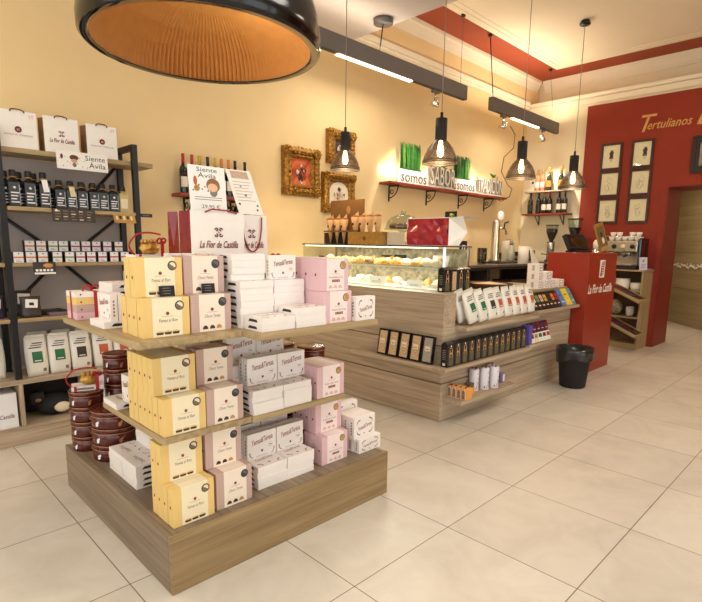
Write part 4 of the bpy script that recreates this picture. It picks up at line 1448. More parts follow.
# --- ribboned gifts
def ribbon_loop(m, c, r, mat, tilt=0.4):
    for sx in (-1, 1):
        pts = [(c[0] + sx * r * (0.5 - 0.5 * math.cos(a)), c[1] - 0.2 * r * math.sin(a), c[2] + r * tilt * math.sin(a) * 1.4) for a in [2 * PI * i / 12 for i in range(13)]]
        m.tube(pts, 0.0045, mat, 4)
RIB = pm('red_ribbon', (178, 24, 34), 0.4, var=0.06)
t = thing('gift_tower', 'tower of four coloured gift boxes tied with red ribbon on the top tier', 'gift', (0.668, 2.315, TZ + 0.0005))
zz = 0
for k, (mt, h, lb) in enumerate(((KIND['pink']['body'], 0.031, 'pink box'), (KIND['mauve']['body'], 0.031, 'mauve box'), (KIND['yellow']['body'], 0.031, 'yellow box'), (CARTONW, 0.022, 'white box'))):
    m = MB()
    m.box((0, 0, zz), (0.15 - 0.01 * (k == 3), 0.12, zz + h - 0.0006), mt)
    m.rect(0.1, zz + 0.008, 0.125, zz + 0.02, -0.0006, CARTONW)
    m.disc(0.02, zz + 0.012, 0.004, -0.0007, DOTR, 8)
    m.build('gift_layer', t, bev=0.001, label=lb)
    zz += h
m = MB()
for x in (0.07,):
    m.box((x, -0.002, 0), (x + 0.018, -0.0008, zz + 0.001), RIB)
    m.box((x, -0.002, zz + 0.0002), (x + 0.018, 0.121, zz + 0.0016), RIB)
m.box((-0.002, 0.05, 0), (-0.0008, 0.066, zz + 0.001), RIB)
ribbon_loop(m, (0.079, 0.05, zz + 0.004), 0.035, RIB)
m.build('ribbon', t, label='red ribbon with bow')
def golden_gift(label, loc, rz=0.0, s=1.0, hoop=False):
    t = thing('ribboned_gift', label, 'gift', loc, (0, 0, rz))
    m = MB()
    m.box((-0.075 * s, -0.045 * s, 0), (0.075 * s, 0.045 * s, 0.024 * s), CARTONW)
    m.rect(-0.05 * s, 0.006 * s, 0.03 * s, 0.016 * s, -0.0456 * s, INKG)
    m.build('gift_carton', t)
    m = MB()
    random.seed(8)
    m.blob((0.01 * s, 0, 0.052 * s), (0.045 * s, 0.032 * s, 0.03 * s), pm('gold_foil', (206, 160, 76), 0.3, 0.7, var=0.3, scale=60, bump=0.6), 14, 8, 0.12)
    for k in range(8):
        a = 2 * PI * k / 8
        m.blob((0.01 * s + 0.03 * s * math.cos(a), 0.02 * s * math.sin(a), 0.082 * s), 0.009 * s, GOLD, 6, 5, 0.2)
    m.build('foil_wrap', t, label='gold foil bundle')
    m = MB()
    m.box((0.04 * s, -0.047 * s, 0), (0.056 * s, -0.0455 * s, 0.085 * s), RIB)
    m.box((-0.062 * s, -0.047 * s, 0), (-0.05 * s, -0.0455 * s, 0.026 * s), RIB)
    if hoop:
        m.tube([(-0.06 * s - 0.035 * s * math.sin(PI * i / 12), -0.03 * s, 0.012 * s + 0.1 * s * i / 12) for i in range(13)], 0.004, RIB, 5)
        m.tube([(-0.06 * s + 0.11 * s * i / 10, -0.03 * s, 0.112 * s + 0.008 * math.sin(PI * i / 10)) for i in range(11)], 0.004, RIB, 5)
    ribbon_loop(m, (0.048 * s, -0.04 * s, 0.085 * s), 0.02 * s, RIB)
    m.build('ribbon', t, label='red ribbon')
    return t
golden_gift('gold wrapped gift with tall red ribbon loop on the small tin stack', (0.83, 2.79, BZ + 4 * 0.0768 + 0.001), -0.3, 0.95, True)
TR2 = Proto(tin(0.085, 0.05, False), 'tin')
TR2.put((0.985, 2.325, 1.1505), 'dark red tin carrying a golden gift on top of the display')
golden_gift('gold wrapped gift with red ribbon on the top tin, behind the small white cartons', (0.975, 2.325, 1.2012), 0.1, 1.0, True)
t = thing('ribboned_basket', 'small dark basket with red bow behind the corded carrier bag', 'gift', (1.60, 2.31, TZ + 0.0005))
m = MB()
m.lathe([(0.05, 0), (0.065, 0.19), (0.06, 0.235), (0, 0.238)], pm('dark_wicker', (96, 74, 40), 0.7, var=0.3, scale=80), 18)
m.build('basket_body', t)
m = MB()
ribbon_loop(m, (0.035, -0.03, 0.25), 0.035, RIB)
m.blob((0.035, -0.03, 0.25), 0.012, RIB, 8, 6)
m.build('bow', t, label='red bow')
# ---------------------------------------------------------------- decor on the cream wall
def bottle(glassm, foil, label, h=0.30, r=0.037, champ=False):
    def f():
        t = thing('wine_bottle', 'x', 'bottle')
        if champ:
            pr = [(r, 0), (r * 1.03, 0.01), (r * 1.03, h * 0.42), (r * 0.9, h * 0.52), (r * 0.6, h * 0.64), (r * 0.42, h * 0.74)]
        else:
            pr = [(r * 0.95, 0), (r, 0.006), (r, h * 0.58), (r * 0.88, h * 0.65), (r * 0.45, h * 0.72), (r * 0.38, h * 0.78)]
        MB().lathe(pr, glassm, 18).build('glass_body', t)
        z0 = h * (0.70 if champ else 0.77)
        q = r * (0.5 if champ else 0.41)
        MB().lathe([(q, z0), (q * 0.96, h * 0.9), (q * 1.05, h * 0.96), (q, h), (0, h)], foil, 14).build('foil_capsule', t)
        m = MB()
        n = 12
        vs, fs = [], []
        for zz in (h * 0.16, h * 0.42):
            for i in range(n + 1):
                a = -PI / 2 - 1.1 + 2.2 * i / n
                vs.append((r * 1.045 * math.cos(a), r * 1.045 * math.sin(a), zz))
        for i in range(n):
            fs.append((i, i + 1, n + 2 + i, n + 1 + i))
        m.add(vs, fs, label)
        m.build('paper_label', t)
        return t
    return f
WINE = pm('dark_wine_glass', (20, 24, 18), 0.1, var=0.1, coat=0.5)
ROSE = pm('rose_wine', (196, 120, 84), 0.12, var=0.05, coat=0.5)
FR, FY, FO, FK = pm('foil_red', (190, 40, 36), 0.35), pm('foil_yellow', (214, 170, 40), 0.35), pm('foil_orange', (226, 130, 60), 0.35), pm('foil_black', (34, 30, 30), 0.35)
FG = pm('foil_gold', (204, 164, 90), 0.3, 0.5)
LP, LO = pm('bottle_label', (232, 218, 196), 0.6), pm('label_orange', (230, 140, 44), 0.6)
def wshelf(label, x0, x1, y0, y1, z, mat, brk, axis='x', brz=0.13, name='wall_shelf'):
    t = thing(name, label, 'shelf', (x0, y0, z))
    MB().box((0, 0, -0.025), (x1 - x0, y1 - y0, 0), mat).build('board', t, bev=0.003)
    for q in brk:
        m = MB()
        if axis == 'x':
            m.tube([(q - x0, y1 - y0 - 0.008, -0.026), (q - x0, y1 - y0 - 0.008, -brz - 0.05)], 0.008, BLK, 6)
            m.tube([(q - x0, 0.03, -0.034), (q - x0, y1 - y0 - 0.008, -0.034)], 0.008, BLK, 6)
            m.tube([(q - x0, y1 - y0 - 0.008 - (y1 - y0) * 0.75 * math.sin(a), -0.034 - brz * (1 - math.cos(a)) * 0 - brz * math.cos(a) * 0.85) for a in [PI / 2 * i / 8 for i in range(9)]], 0.006, BLK, 6)
            m.tube([(q - x0 , y1 - y0 - 0.05 + 0.022 * math.cos(a), -0.034 - brz * 0.42 + 0.022 * math.sin(a)) for a in [2 * PI * i / 10 for i in range(11)]], 0.005, BLK, 5)
        else:
            m.tube([(x1 - x0 - 0.008, q - y0, -0.026), (x1 - x0 - 0.008, q - y0, -brz)], 0.008, BLK, 6)
            m.tube([(0.03, q - y0, -0.034), (x1 - x0 - 0.008, q - y0, -brz)], 0.007, BLK, 6)
        m.build('bracket', t)
    return t
wshelf('short red wooden wine shelf behind the posters on the cream wall', 1.90, 2.55, 3.86, 4.018, 1.655, REDWOOD, (2.0, 2.42))
bs = [(1.965, WINE, FR, 'red capped wine bottle at the shelf end beside the posters'), (2.04, WINE, FR, 'red capped wine bottle second on the poster shelf'), (2.105, WINE, FY, 'dull yellow capped wine bottle hidden behind the printed poster'),
      (2.175, WINE, FK, 'black capped wine bottle showing over the printed poster'), (2.24, WINE, FY, 'bright yellow capped wine bottle on the poster shelf'), (2.30, WINE, FO, 'orange capped wine bottle beside the yellow capped one'),
      (2.365, WINE, FO, 'orange capped wine bottle between an orange and a black capped one'), (2.425, WINE, FK, 'tall black capped wine bottle beside the orange capped ones'), (2.52, WINE, FK, 'black capped wine bottle standing alone at the shelf end')]
BP = {}
def bput(key, fn, loc, label, group, rz=0.0, slim=False):
    if key not in BP:
        BP[key] = Proto(fn, 'bottle')
    return BP[key].put(loc, label, group, rz=rz, scale=(0.82, 0.82, 1) if slim else None)
for x, g, fo, l in bs:
    bput(('w', fo.name), bottle(g, fo, LP, 0.30), (x, 3.935, 1.6555), l, 'wine bottles on the poster shelf', slim=True)
wshelf('lower red shelf half hidden behind the posters on the cream wall', 2.1, 2.56, 3.86, 4.018, 1.37, REDWOOD, (2.2, 2.45))
bput(('w', FK.name), None, (2.44, 3.935, 1.3705), 'black capped wine bottle on the lower shelf, between the posters', 'wine bottles on the lower poster shelf')
bput(('w', FR.name), None, (2.33, 3.935, 1.3705), 'red capped wine bottle on the lower shelf, between the posters', 'wine bottles on the lower poster shelf')

# --- gilt picture frames
GILT = pm('gilt_carving', (158, 112, 40), 0.35, 0.6, var=0.6, scale=46, bump=0.7, bscale=70)  # wide mottling puts the carving's shaded recesses into the colour
def painting(name, cols, scale):
    m = bpy.data.materials.new(name)
    m.use_nodes = True
    nt = m.node_tree
    b = nt.nodes['Principled BSDF']
    b.inputs['Roughness'].default_value = 0.4
    tc = nt.nodes.new('ShaderNodeTexCoord')
    nz = nt.nodes.new('ShaderNodeTexNoise')
    nz.inputs['Scale'].default_value = scale
    nz.inputs['Detail'].default_value = 5
    nz.inputs['Distortion'].default_value = 1.5
    nt.links.new(tc.outputs['Object'], nz.inputs['Vector'])
    rp = nt.nodes.new('ShaderNodeValToRGB')
    e = rp.color_ramp.elements
    while len(e) < len(cols):
        e.new(0.5)
    for i, c in enumerate(cols):
        e[i].position = 0.3 + 0.4 * i / (len(cols) - 1)
        e[i].color = lin(c)
    nt.links.new(nz.outputs['Fac'], rp.inputs['Fac'])
    nt.links.new(rp.outputs['Color'], b.inputs['Base Color'])
    return m
def gilt(label, x0, x1, z0, z1, fw, mat, arch=False, figs=()):
    w, h = x1 - x0, z1 - z0
    t = thing('picture_frame', label, 'picture', (x0, 4.0, z0))
    m = MB()
    # stepped mouldings, mitred
    steps = [(0, 0.0, 0.02), (0.006, -0.035, 0.02), (fw * 0.35, -0.05, 0.02), (fw * 0.62, -0.03, 0.02), (fw * 0.8, -0.038, 0.02), (fw, -0.012, 0.02)]
    vs, fs = [], []
    for ins, y, _ in steps:
        vs += [(ins, y, ins), (w - ins, y, ins), (w - ins, y, h - ins), (ins, y, h - ins)]
    for j in range(len(steps) - 1):
        for i in range(4):
            k = (i + 1) % 4
            fs.append((j * 4 + i, j * 4 + k, j * 4 + 4 + k, j * 4 + 4 + i))
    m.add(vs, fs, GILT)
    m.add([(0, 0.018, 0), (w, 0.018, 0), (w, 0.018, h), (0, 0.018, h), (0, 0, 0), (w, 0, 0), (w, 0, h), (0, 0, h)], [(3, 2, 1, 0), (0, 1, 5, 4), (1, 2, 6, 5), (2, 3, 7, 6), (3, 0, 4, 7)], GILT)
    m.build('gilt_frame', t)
    m = MB()
    rnd = random.Random(int(x0 * 100))
    n = 9
    for side in range(4):
        for k in range(n):
            q = (k + 0.5) / n
            L = w if side % 2 == 0 else h
            for ins in (0.012, fw * 0.5):
                p = ((q * w, ins) if side == 0 else (w - ins, q * h) if side == 1 else (q * w, h - ins) if side == 2 else (ins, q * h))
                r = fw * rnd.uniform(0.13, 0.22)
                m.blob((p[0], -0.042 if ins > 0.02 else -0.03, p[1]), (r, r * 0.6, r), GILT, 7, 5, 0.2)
    for cx in (fw * 0.4, w - fw * 0.4):
        for cz in (fw * 0.4, h - fw * 0.4):
            for k in range(7):
                a = 2 * PI * k / 7
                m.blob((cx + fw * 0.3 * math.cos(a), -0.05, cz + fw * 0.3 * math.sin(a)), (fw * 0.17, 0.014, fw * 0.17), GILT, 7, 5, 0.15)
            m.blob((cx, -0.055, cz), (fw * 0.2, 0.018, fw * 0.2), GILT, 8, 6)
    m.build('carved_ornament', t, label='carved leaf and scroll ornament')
    m = MB()
    if arch:
        pts = [(fw, fw), (w - fw, fw)] + [(w / 2 + (w / 2 - fw) * math.cos(PI * i / 12), h * 0.52 + (h * 0.48 - fw) * math.sin(PI * i / 12)) for i in range(13)]
        m.poly(pts, -0.016, 0.006, mat)
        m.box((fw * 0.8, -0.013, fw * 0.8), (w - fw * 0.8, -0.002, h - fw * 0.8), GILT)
    else:
        m.box((fw * 0.9, -0.010, fw * 0.9), (w - fw * 0.9, 0.006, h - fw * 0.9), mat)
    for q in range(26):
        fm = figs[q % len(figs)]
        a = 2 * PI * rnd.random()
        fx = w * 0.5 + (w * 0.5 - fw) * 0.62 * rnd.random() * math.cos(a)
        fz = h * 0.47 + (h * 0.5 - fw) * 0.62 * rnd.random() * math.sin(a)
        r0 = (w - 2 * fw) * rnd.uniform(0.04, 0.1)
        m.add([(fx + r0 * rnd.uniform(0.5, 1.1) * math.cos(2 * PI * i / 9), (-0.0165 if arch else -0.0105) - 0.0002 * q, fz + 1.6 * r0 * rnd.uniform(0.5, 1.1) * math.sin(2 * PI * i / 9)) for i in range(9)], [tuple(range(9))], fm)
    m.build('painting', t)
    return t
FIGD, FIGW, FIGR = pm('figure_dark', (48, 40, 36), 0.6), pm('figure_pale', (226, 212, 190), 0.6), pm('figure_red', (176, 50, 30), 0.6)
gilt('gilt framed red picture, the one hanging lowest beside the corded carrier bag', 2.96, 3.385, 1.73, 2.165, 0.10, painting('red_scene', ((150, 50, 26), (206, 96, 50), (226, 150, 90)), 6), False, (FIGD, FIGW, FIGR, FIGD, FIGR))
gilt('gilt framed dark picture partly behind the small pendant lamp', 3.50, 3.86, 2.075, 2.40, 0.10, painting('dark_scene', ((36, 34, 36), (70, 56, 60), (120, 90, 90)), 9), False, (pm('figure_pink', (214, 150, 150), 0.6), FIGD, FIGW, FIGD))
gilt('gilt framed arched picture behind the cone holder', 3.44, 3.865, 1.60, 1.985, 0.085, painting('pale_scene', ((236, 220, 190), (240, 228, 206), (214, 176, 130)), 6), True, (FIGD, pm('figure_tan', (200, 160, 120), 0.6), FIGW, pm('figure_tan', (0, 0, 0)), FIGW))

# --- lettered sign shelf
SX0, SX1, SZ = 4.28, 6.74, 1.965
wshelf('long red wooden shelf with scrolled brackets carrying white letters', SX0, SX1, 3.84, 4.018, SZ, REDWOOD, (4.44, 5.12, 5.80, 6.42), 'x', 0.15)
LW = pm('letter_white', (250, 246, 236), 0.5, var=0.01)
LEDGE = pm('letter_side', (172, 156, 130), 0.6)
def board_sign(label, x0, x1, txt):
    t = thing('letter_board', label, 'sign', (x0, 3.90, SZ + 0.0005))
    w = x1 - x0
    MB().box((0, 0, 0), (w, 0.03, 0.155), LW).build('board', t, bev=0.002)
    m = MB()
    m.text(txt, w / 2 + 0.01, 0.075, -0.0008, pm('letter_grey', (120, 106, 86), 0.6), w=w * 0.84, h=0.17, extrude=0.02)
    m.build("lettering", t)
def tall_sign(label, x0, x1, txt, h):
    t = thing('letter_board', label, 'sign', (x0, 3.885, SZ + 0.0005))
    w = x1 - x0
    m = MB()
    m.text(txt, w / 2, h / 2 + 0.012, -0.0, LEDGE, w=w, h=h * 1.32, extrude=0.05, offset=0.014)
    m.text(txt, w / 2, h / 2 + 0.012, -0.05 * h * 1.32 - 0.002, LW, w=w * 0.985, h=h * 1.32, offset=0.0)
    m.build('lettering', t)
    MB().box((0, -0.02, 0), (w, 0.03, 0.012), LW).build('base_strip', t)
    MB().box((0, 0.036, 0), (w, 0.046, h * 0.98), LW).build('back_board', t)
board_sign('white board lettered somos under the larger grass tuft', 4.46, 5.00, 'somos')
tall_sign('tall white letters SABOR in the middle of the sign shelf', 5.01, 5.54, 'SABOR,', 0.235)
board_sign('white board lettered somos under the smaller grass tuft', 5.55, 6.02, 'somos')
tall_sign('tall white letters TRADICION at the flex end of the sign shelf', 6.03, 6.66, 'TRADICIÓN', 0.2)
GR1, GR2 = pm('grass_green', (70, 130, 44), 0.6, var=0.3), pm('grass_dark', (40, 96, 36), 0.6, var=0.3)
def tuft(label, x0, x1, z, h):
    t = thing('artificial_grass', label, 'plant', (x0, 3.93, z))
    w = x1 - x0
    MB().box((0, -0.02, 0), (w, 0.035, 0.02), GR2).build('grass_base', t)
    m = MB()
    rnd = random.Random(int(x0 * 10))
    for k in range(170):
        x, y = rnd.uniform(0.005, w - 0.005), rnd.uniform(-0.02, 0.035)
        hh = h * rnd.uniform(0.82, 1.0)
        dx, b = rnd.uniform(-0.015, 0.015), 0.006
        m.add([(x - b, y, 0.015), (x + b, y, 0.015), (x + dx + b * 0.7, y - 0.004, hh), (x + dx - b * 0.4, y - 0.004, hh)], [(0, 1, 2, 3)], GR1 if k % 3 else GR2)
    m.build('blades', t)
tuft('taller block of upright artificial grass on the first white board', 4.55, 4.88, SZ + 0.1562, 0.30)
tuft('block of upright artificial grass beside the largest pendant', 5.585, 5.90, SZ + 0.1562, 0.29)
def sprig(label, x, z):
    m = MB()
    rnd = random.Random(int(x * 7))
    for k in range(16):
        a, l = rnd.uniform(0, 2 * PI), rnd.uniform(0.05, 0.11)
        e = (x + l * math.cos(a), 3.91 + 0.3 * l * math.sin(a), z + l * 0.6 * abs(math.sin(a * 2)))
        m.add([(x - 0.004, 3.91, z), (e[0], e[1], e[2]), (x + 0.004, 3.912, z + 0.008), ((x + e[0]) / 2, 3.90, (z + e[2]) / 2 + 0.02)], [(0, 1, 3), (3, 1, 2)], GR1)
    tag(m.build('plant_sprig'), label, 'plant')
sprig('small green sprig on top of the letters SABOR', 5.28, SZ + 0.245)
sprig('small green sprig on top of the letters TRADICION', 6.46, SZ + 0.245)
area('sign_led', (4.75, 3.965, SZ + 0.12), 0.9, 4, WARMW, (math.radians(115), 0, 0), 0.03)
area('sign_led', (5.85, 3.965, SZ + 0.12), 1.4, 5, WARMW, (math.radians(115), 0, 0), 0.03)

# ---------------------------------------------------------------- counter
KX, KY = 2.99, 2.15
t = thing('counter', 'long grey oak planked serving counter with product ledges', 'counter', (KX, KY, 0))
def kb(name, a, b, mat, bev=0.002, label=None):
    return MB().box((a[0] - KX, a[1] - KY, a[2]), (b[0] - KX, b[1] - KY, b[2]), mat).build(name, t, bev=bev, label=label)
pz = [(0.0, 0.285), (0.288, 0.565), (0.568, 0.925)]
for a, b in pz:
    kb('end_plank', (KX, KY, a + 0.004), (KX + 0.018, 3.95, b), GOAK_Y)
for i, (a, b) in enumerate(pz):
    top = b if i < 2 else 0.70
    kb('front_plank', (KX + 0.019, KY, a + 0.004), (KX + 0.52, KY + 0.018, top), GOAK_X)
    kb('front_plank', (KX + 0.523, KY, a + 0.004), (5.16, KY + 0.018, top), GOAK_X)
kb('corner_panel', (KX + 0.019, KY, 0.702), (KX + 0.15, KY + 0.15, 0.925), GOAK_Y)
kb('recess_back', (KX + 0.151, KY + 0.16, 0.702), (5.16, KY + 0.178, 0.87), GOAK_X)
kb('recess_floor', (KX + 0.151, KY + 0.019, 0.682), (5.16, KY + 0.159, 0.70), GOAK_X)
kb('carcass', (KX + 0.02, KY + 0.18, 0.002), (5.15, KY + 0.62, 0.68), pm('carcass_dark', (70, 58, 48), 0.8))
kb('carcass', (KX + 0.02, KY + 0.621, 0.002), (KX + 0.60, 3.94, 0.88), pm('carcass_dark', (70, 58, 48), 0.8))
kb('worktop', (KX + 0.60, KY + 0.18, 0.872), (4.27, KY + 0.70, 0.90), OAK_X)
kb('worktop', (4.2705, KY + 0.055, 0.872), (5.165, KY + 0.70, 0.90), OAK_X)
kb('worktop', (KX + 0.151, 2.227, 0.926), (KX + 0.599, 3.95, 0.945), GOAK_Y)
kb('worktop', (KX + 0.0, KY + 0.0, 0.926), (KX + 0.15, 3.95, 0.945), GOAK_Y)
kb('kickboard', (KX + 0.01, KY + 0.01, 0.0), (5.15, KY + 0.016, 0.004), BLK, 0)
def lip(name, x0, x1, y0, y1, z):
    kb('ledge', (x0, y0, z - 0.026), (x1, y1, z), GOAK_X, 0.002)
lip('', 3.14, 4.26, 2.05, KY - 0.001, 0.70)
lip('', 4.272, 5.165, 2.063, KY - 0.001, 0.728)
lip('', 2.875, 4.14, 2.035, KY - 0.001, 0.435)
lip('', 4.141, 4.62, 2.06, KY - 0.001, 0.442)
kb('ledge', (2.875, KY, 0.409), (KX - 0.001, 2.98, 0.435), GOAK_Y, 0.002)
lip('', 3.02, 3.80, 1.985, KY - 0.001, 0.185)

# --- glazed pastry case
GX0, GX1, GY0, GY1, GZ0, GZ1 = 3.12, 3.54, 2.312, 3.90, 0.9455, 1.287
t = thing('pastry_case', 'glass pastry display case lit from inside on the counter', 'display case', (GX0, GY0, GZ0))
def gb(name, a, b, mat, bev=0.0, label=None):
    return MB().box((a[0] - GX0, a[1] - GY0, a[2] - GZ0), (b[0] - GX0, b[1] - GY0, b[2] - GZ0), mat).build(name, t, bev=bev, label=label)
gb('base_tray', (GX0, GY0, GZ0), (GX1, GY1, GZ0 + 0.012), pm('case_white', (245, 240, 228), 0.4), 0, 'white case floor')
gb('front_glass', (GX0, GY0, GZ0 + 0.013), (GX0 + 0.005, GY1, GZ1 - 0.016), GLASS)
gb('end_glass', (GX0 + 0.006, GY0, GZ0 + 0.013), (GX1, GY0 + 0.005, GZ1 - 0.016), GLASS)
gb('end_glass', (GX0 + 0.006, GY1 - 0.005, GZ0 + 0.013), (GX1, GY1, GZ1 - 0.016), GLASS)
gb('top_glass', (GX0 - 0.005, GY0 - 0.005, GZ1 - 0.014), (GX1 + 0.01, GY1 + 0.005, GZ1 - 0.004), pm('smoked_glass', (70, 76, 74), 0.08, coat=0.5))
gb('glass_shelf', (GX0 + 0.012, GY0 + 0.01, 1.110), (GX1 - 0.03, GY1 - 0.01, 1.118), CLEAR)
gb('shelf_rail', (GX0 + 0.007, GY0 + 0.01, 1.108), (GX0 + 0.0115, GY1 - 0.01, 1.120), pm('rail_pale', (220, 222, 210), 0.3))
gb('case_post', (GX0 + 0.085, GY0 + 0.006, GZ0 + 0.014), (GX0 + 0.10, GY0 + 0.020, GZ1 - 0.017), pm('post_glow', (240, 244, 255), 0.4, emit=2.0, var=0), 0, 'glowing white corner post')
gb('case_post', (GX1 - 0.015, GY0 + 0.006, GZ0 + 0.014), (GX1, GY0 + 0.02, GZ1 - 0.017), STEEL)
gb('case_post', (GX1 - 0.015, GY1 - 0.02, GZ0 + 0.014), (GX1, GY1 - 0.006, GZ1 - 0.017), STEEL)
gb('led_bar', (GX0 + 0.012, GY0 + 0.03, GZ1 - 0.026), (GX0 + 0.032, GY1 - 0.02, GZ1 - 0.0165), pm('case_led', (255, 246, 222), 0.5, emit=4.0, var=0), 0, 'glowing light bar')
gb('back_panel', (GX1 - 0.012, GY0 + 0.03, GZ0 + 0.013), (GX1 - 0.006, GY1 - 0.03, GZ1 - 0.03), pm('case_back', (200, 184, 150), 0.5, var=0.5, scale=26), 0, 'mottled back panel')
area('case_light', (GX0 + 0.06, (GY0 + GY1) / 2, GZ1 - 0.03), 0.06, 14, WARMW, (0, 0, 0), 1.35)
area('case_light', (GX0 + 0.07, (GY0 + GY1) / 2, 1.104), 0.05, 10, WARMW, (0, 0, 0), 1.35)
# pastries, each one on its own
CRUST = pm('pastry_crust', (212, 148, 68), 0.5, var=0.35, scale=40)
SUGAR = pm('pastry_sugared', (240, 220, 180), 0.7, var=0.15, scale=40)
CHOC = pm('pastry_dark', (140, 84, 40), 0.5, var=0.3, scale=40)
def croissant(mat):
    def f():
        m = MB()
        for k in range(7):
            q = (k - 3) / 3
            a = q * 1.15
            r = 0.032 * (1 - 0.6 * abs(q) ** 1.5)
            m.blob((0.048 * math.sin(a), 0.03 * (1 - math.cos(a)), r * 0.9), (r * 0.75, r, r * 0.9), mat, 9, 6)
        return m.build('croissant')
    return f
def bun(mat, top):
    def f():
        m = MB()
        m.blob((0, 0, 0.0295), (0.045, 0.045, 0.027), mat, 14, 8, 0.03)
        if top:
            m.blob((0, 0, 0.048), (0.026, 0.026, 0.012), top, 10, 6, 0.08)
        return m.build('sweet_bun')
    return f
PC, PB1, PB2, PB3 = Proto(croissant(CRUST), 'pastry'), Proto(bun(CRUST, SUGAR), 'pastry'), Proto(bun(SUGAR, None), 'pastry'), Proto(bun(CHOC, CRUST), 'pastry')
kinds = [(PB2, 'sugared bun'), (PC, 'golden croissant'), (PB1, 'iced bun'), (PC, 'golden croissant'), (PB3, 'dark glazed bun')]
cnt = {}
for row_, (x, n, off) in enumerate(((3.20, 13, 0.0), (3.31, 12, 0.05))):
    for k in range(n):
        y = 2.385 + off + k * 0.101
        P, nm = kinds[[0, 0, 2, 0, 1, 2, 1, 4, 1, 3, 1, 3, 2][k] if row_ == 0 else [2, 0, 2, 1, 3, 4, 1, 3, 2, 1, 3, 1][k]]
        cnt[(row_, nm)] = cnt.get((row_, nm), -1) + 1
        P.put((x + random.uniform(-0.008, 0.008), y, 1.1185), '%s %s from the glowing post, %s row on the glass shelf' % (ORD[cnt[(row_, nm)]], nm, ('front', 'back')[row_]), 'pastries on the glass shelf', rz=random.uniform(0, 6), scale=(1, 1, random.uniform(0.95, 1.25)))
def tray(label, y0, y1, x0=3.17, x1=3.42, mat=WHT):
    m = MB()
    m.box((x0, y0, 0), (x1, y1, 0.008), mat)
    m.box((x0, y0, 0.008), (x0 + 0.006, y1, 0.02), mat)
    m.box((x1 - 0.006, y0, 0.008), (x1, y1, 0.02), mat)
    tag(m.build('pastry_tray', loc=(0, 0, GZ0 + 0.0125)), label, 'tray')
for k, (a, b) in enumerate(((2.34, 2.66), (2.70, 3.02), (3.06, 3.36), (3.40, 3.72))):
    tray('white tray on the case floor, %s from the glowing post' % ORD[k], a, b)
k = 0
for i in range(12):
    P, nm = ((PB2, 'sugared bun'), (PB1, 'iced bun'), (PC, 'golden croissant'))[(i * 2 + i // 4) % 3]
    y = 2.42 + i * 0.108
    if any(a + 0.05 < y < b - 0.05 for a, b in ((2.34, 2.66), (2.70, 3.02), (3.06, 3.36), (3.40, 3.72))):
        P.put((3.29, y, GZ0 + 0.021), '%s on the case floor trays, %s along from the glowing post' % (nm, ORD[k]), 'pastries on the case floor', rz=i)
        k += 1
def tent(label, x, y, z, w, h, mat=PAPER, dot=None, rz=-R9):
    m = MB()
    m.box((-w / 2, 0, 0), (w / 2, 0.002, h), mat)
    if dot:
        m.disc(0.1 * w, h * 0.6, h * 0.09, -0.0006, dot, 8)
    for q in range(2):
        m.rect(-w * 0.3, h * (0.25 + 0.15 * q), w * 0.25, h * (0.29 + 0.15 * q), -0.0006, INKG)
    tag(m.build('price_card', loc=(x, y, z), rot=(-0.25, 0, rz)), label, 'sign')
tent('white card with red dot behind the sugared buns near the glowing post', 3.39, 2.50, 1.1185, 0.16, 0.09, PAPER, DOTR)
tent('black card behind the croissants on the glass shelf', 3.40, 2.94, 1.1185, 0.14, 0.085, BLKM)
tent('second black card behind the croissants, farther from the post', 3.40, 3.10, 1.1185, 0.12, 0.08, BLKM)
tent('dark slate price card at the far end of the glass shelf', 3.134, 3.665, 1.1185, 0.07, 0.06, BLKM)
tent('white price card beside the dark slate one on the glass shelf', 3.134, 3.545, 1.1185, 0.05, 0.055)
tent('small white card leaning on the case floor tray with a dark square', 3.137, 2.95, GZ0 + 0.0125, 0.20, 0.07, PAPER, INKK)
tent('large white card leaning on the case floor near the glowing post', 3.137, 2.55, GZ0 + 0.0125, 0.16, 0.06)

# --- things on top of the case
ZT = GZ1 - 0.0035
t = thing('cone_holder', 'brown card holder displaying filled paper cones on the case top', 'display box', (3.17, 3.62, ZT), (0, 0, -R9))
KRB = pm('brown_card', (128, 86, 44), 0.55, var=0.08)
m = MB()
m.box((0, 0.05, 0), (0.43, 0.056, 0.385), KRB)
m.disc(0.235, 0.30, 0.026, 0.0494, pm('embossed_gold', (176, 126, 66), 0.5), 16, 0.034)
m.box((0, -0.03, 0), (0.006, 0.05, 0.10), KRB)
m.build('back_card', t)
m = MB()
m.box((0.006, -0.04, 0.105), (0.44, -0.038, 0.118), KRB)
m.box((0.006, 0.045, 0.0), (0.36, 0.0495, 0.118), pm('holder_dark', (52, 36, 22), 0.7))
m.build('cone_rack', t)
m = MB()
m.box((0.33, -0.045, 0), (0.72, -0.041, 0.104), GOLD)
m.box((0.33, -0.041, 0), (0.335, 0.04, 0.104), GOLD)
m.box((0.715, -0.041, 0), (0.72, 0.04, 0.104), GOLD)
m.disc(0.53, 0.05, 0.02, -0.0455, KRB, 14)
m.build('front_tray', t, label='gold card tray')
KRAFT = pm('kraft_paper', (206, 160, 108), 0.7, var=0.1)
def cone():
    t = thing('paper_cone', 'x', 'paper cone')
    m = MB()
    m.lathe([(0.003, 0.0), (0.040, 0.21)], KRAFT, 12)
    m.add([(-0.04, 0.005, 0.205), (0.04, 0.005, 0.205), (0.012, 0.02, 0.262)], [(0, 1, 2)], KRAFT)
    m.build('cone_body', t)
    m = MB()
    m.disc(0, 0.15, 0.011, -0.0315, INKK, 10)
    m.build('seal_sticker', t)
    m = MB()
    m.blob((0, 0, 0.212), (0.034, 0.034, 0.016), CHOC, 8, 5, 0.2)
    m.build('filling', t)
    return t
PCN = Proto(cone, 'paper cone')
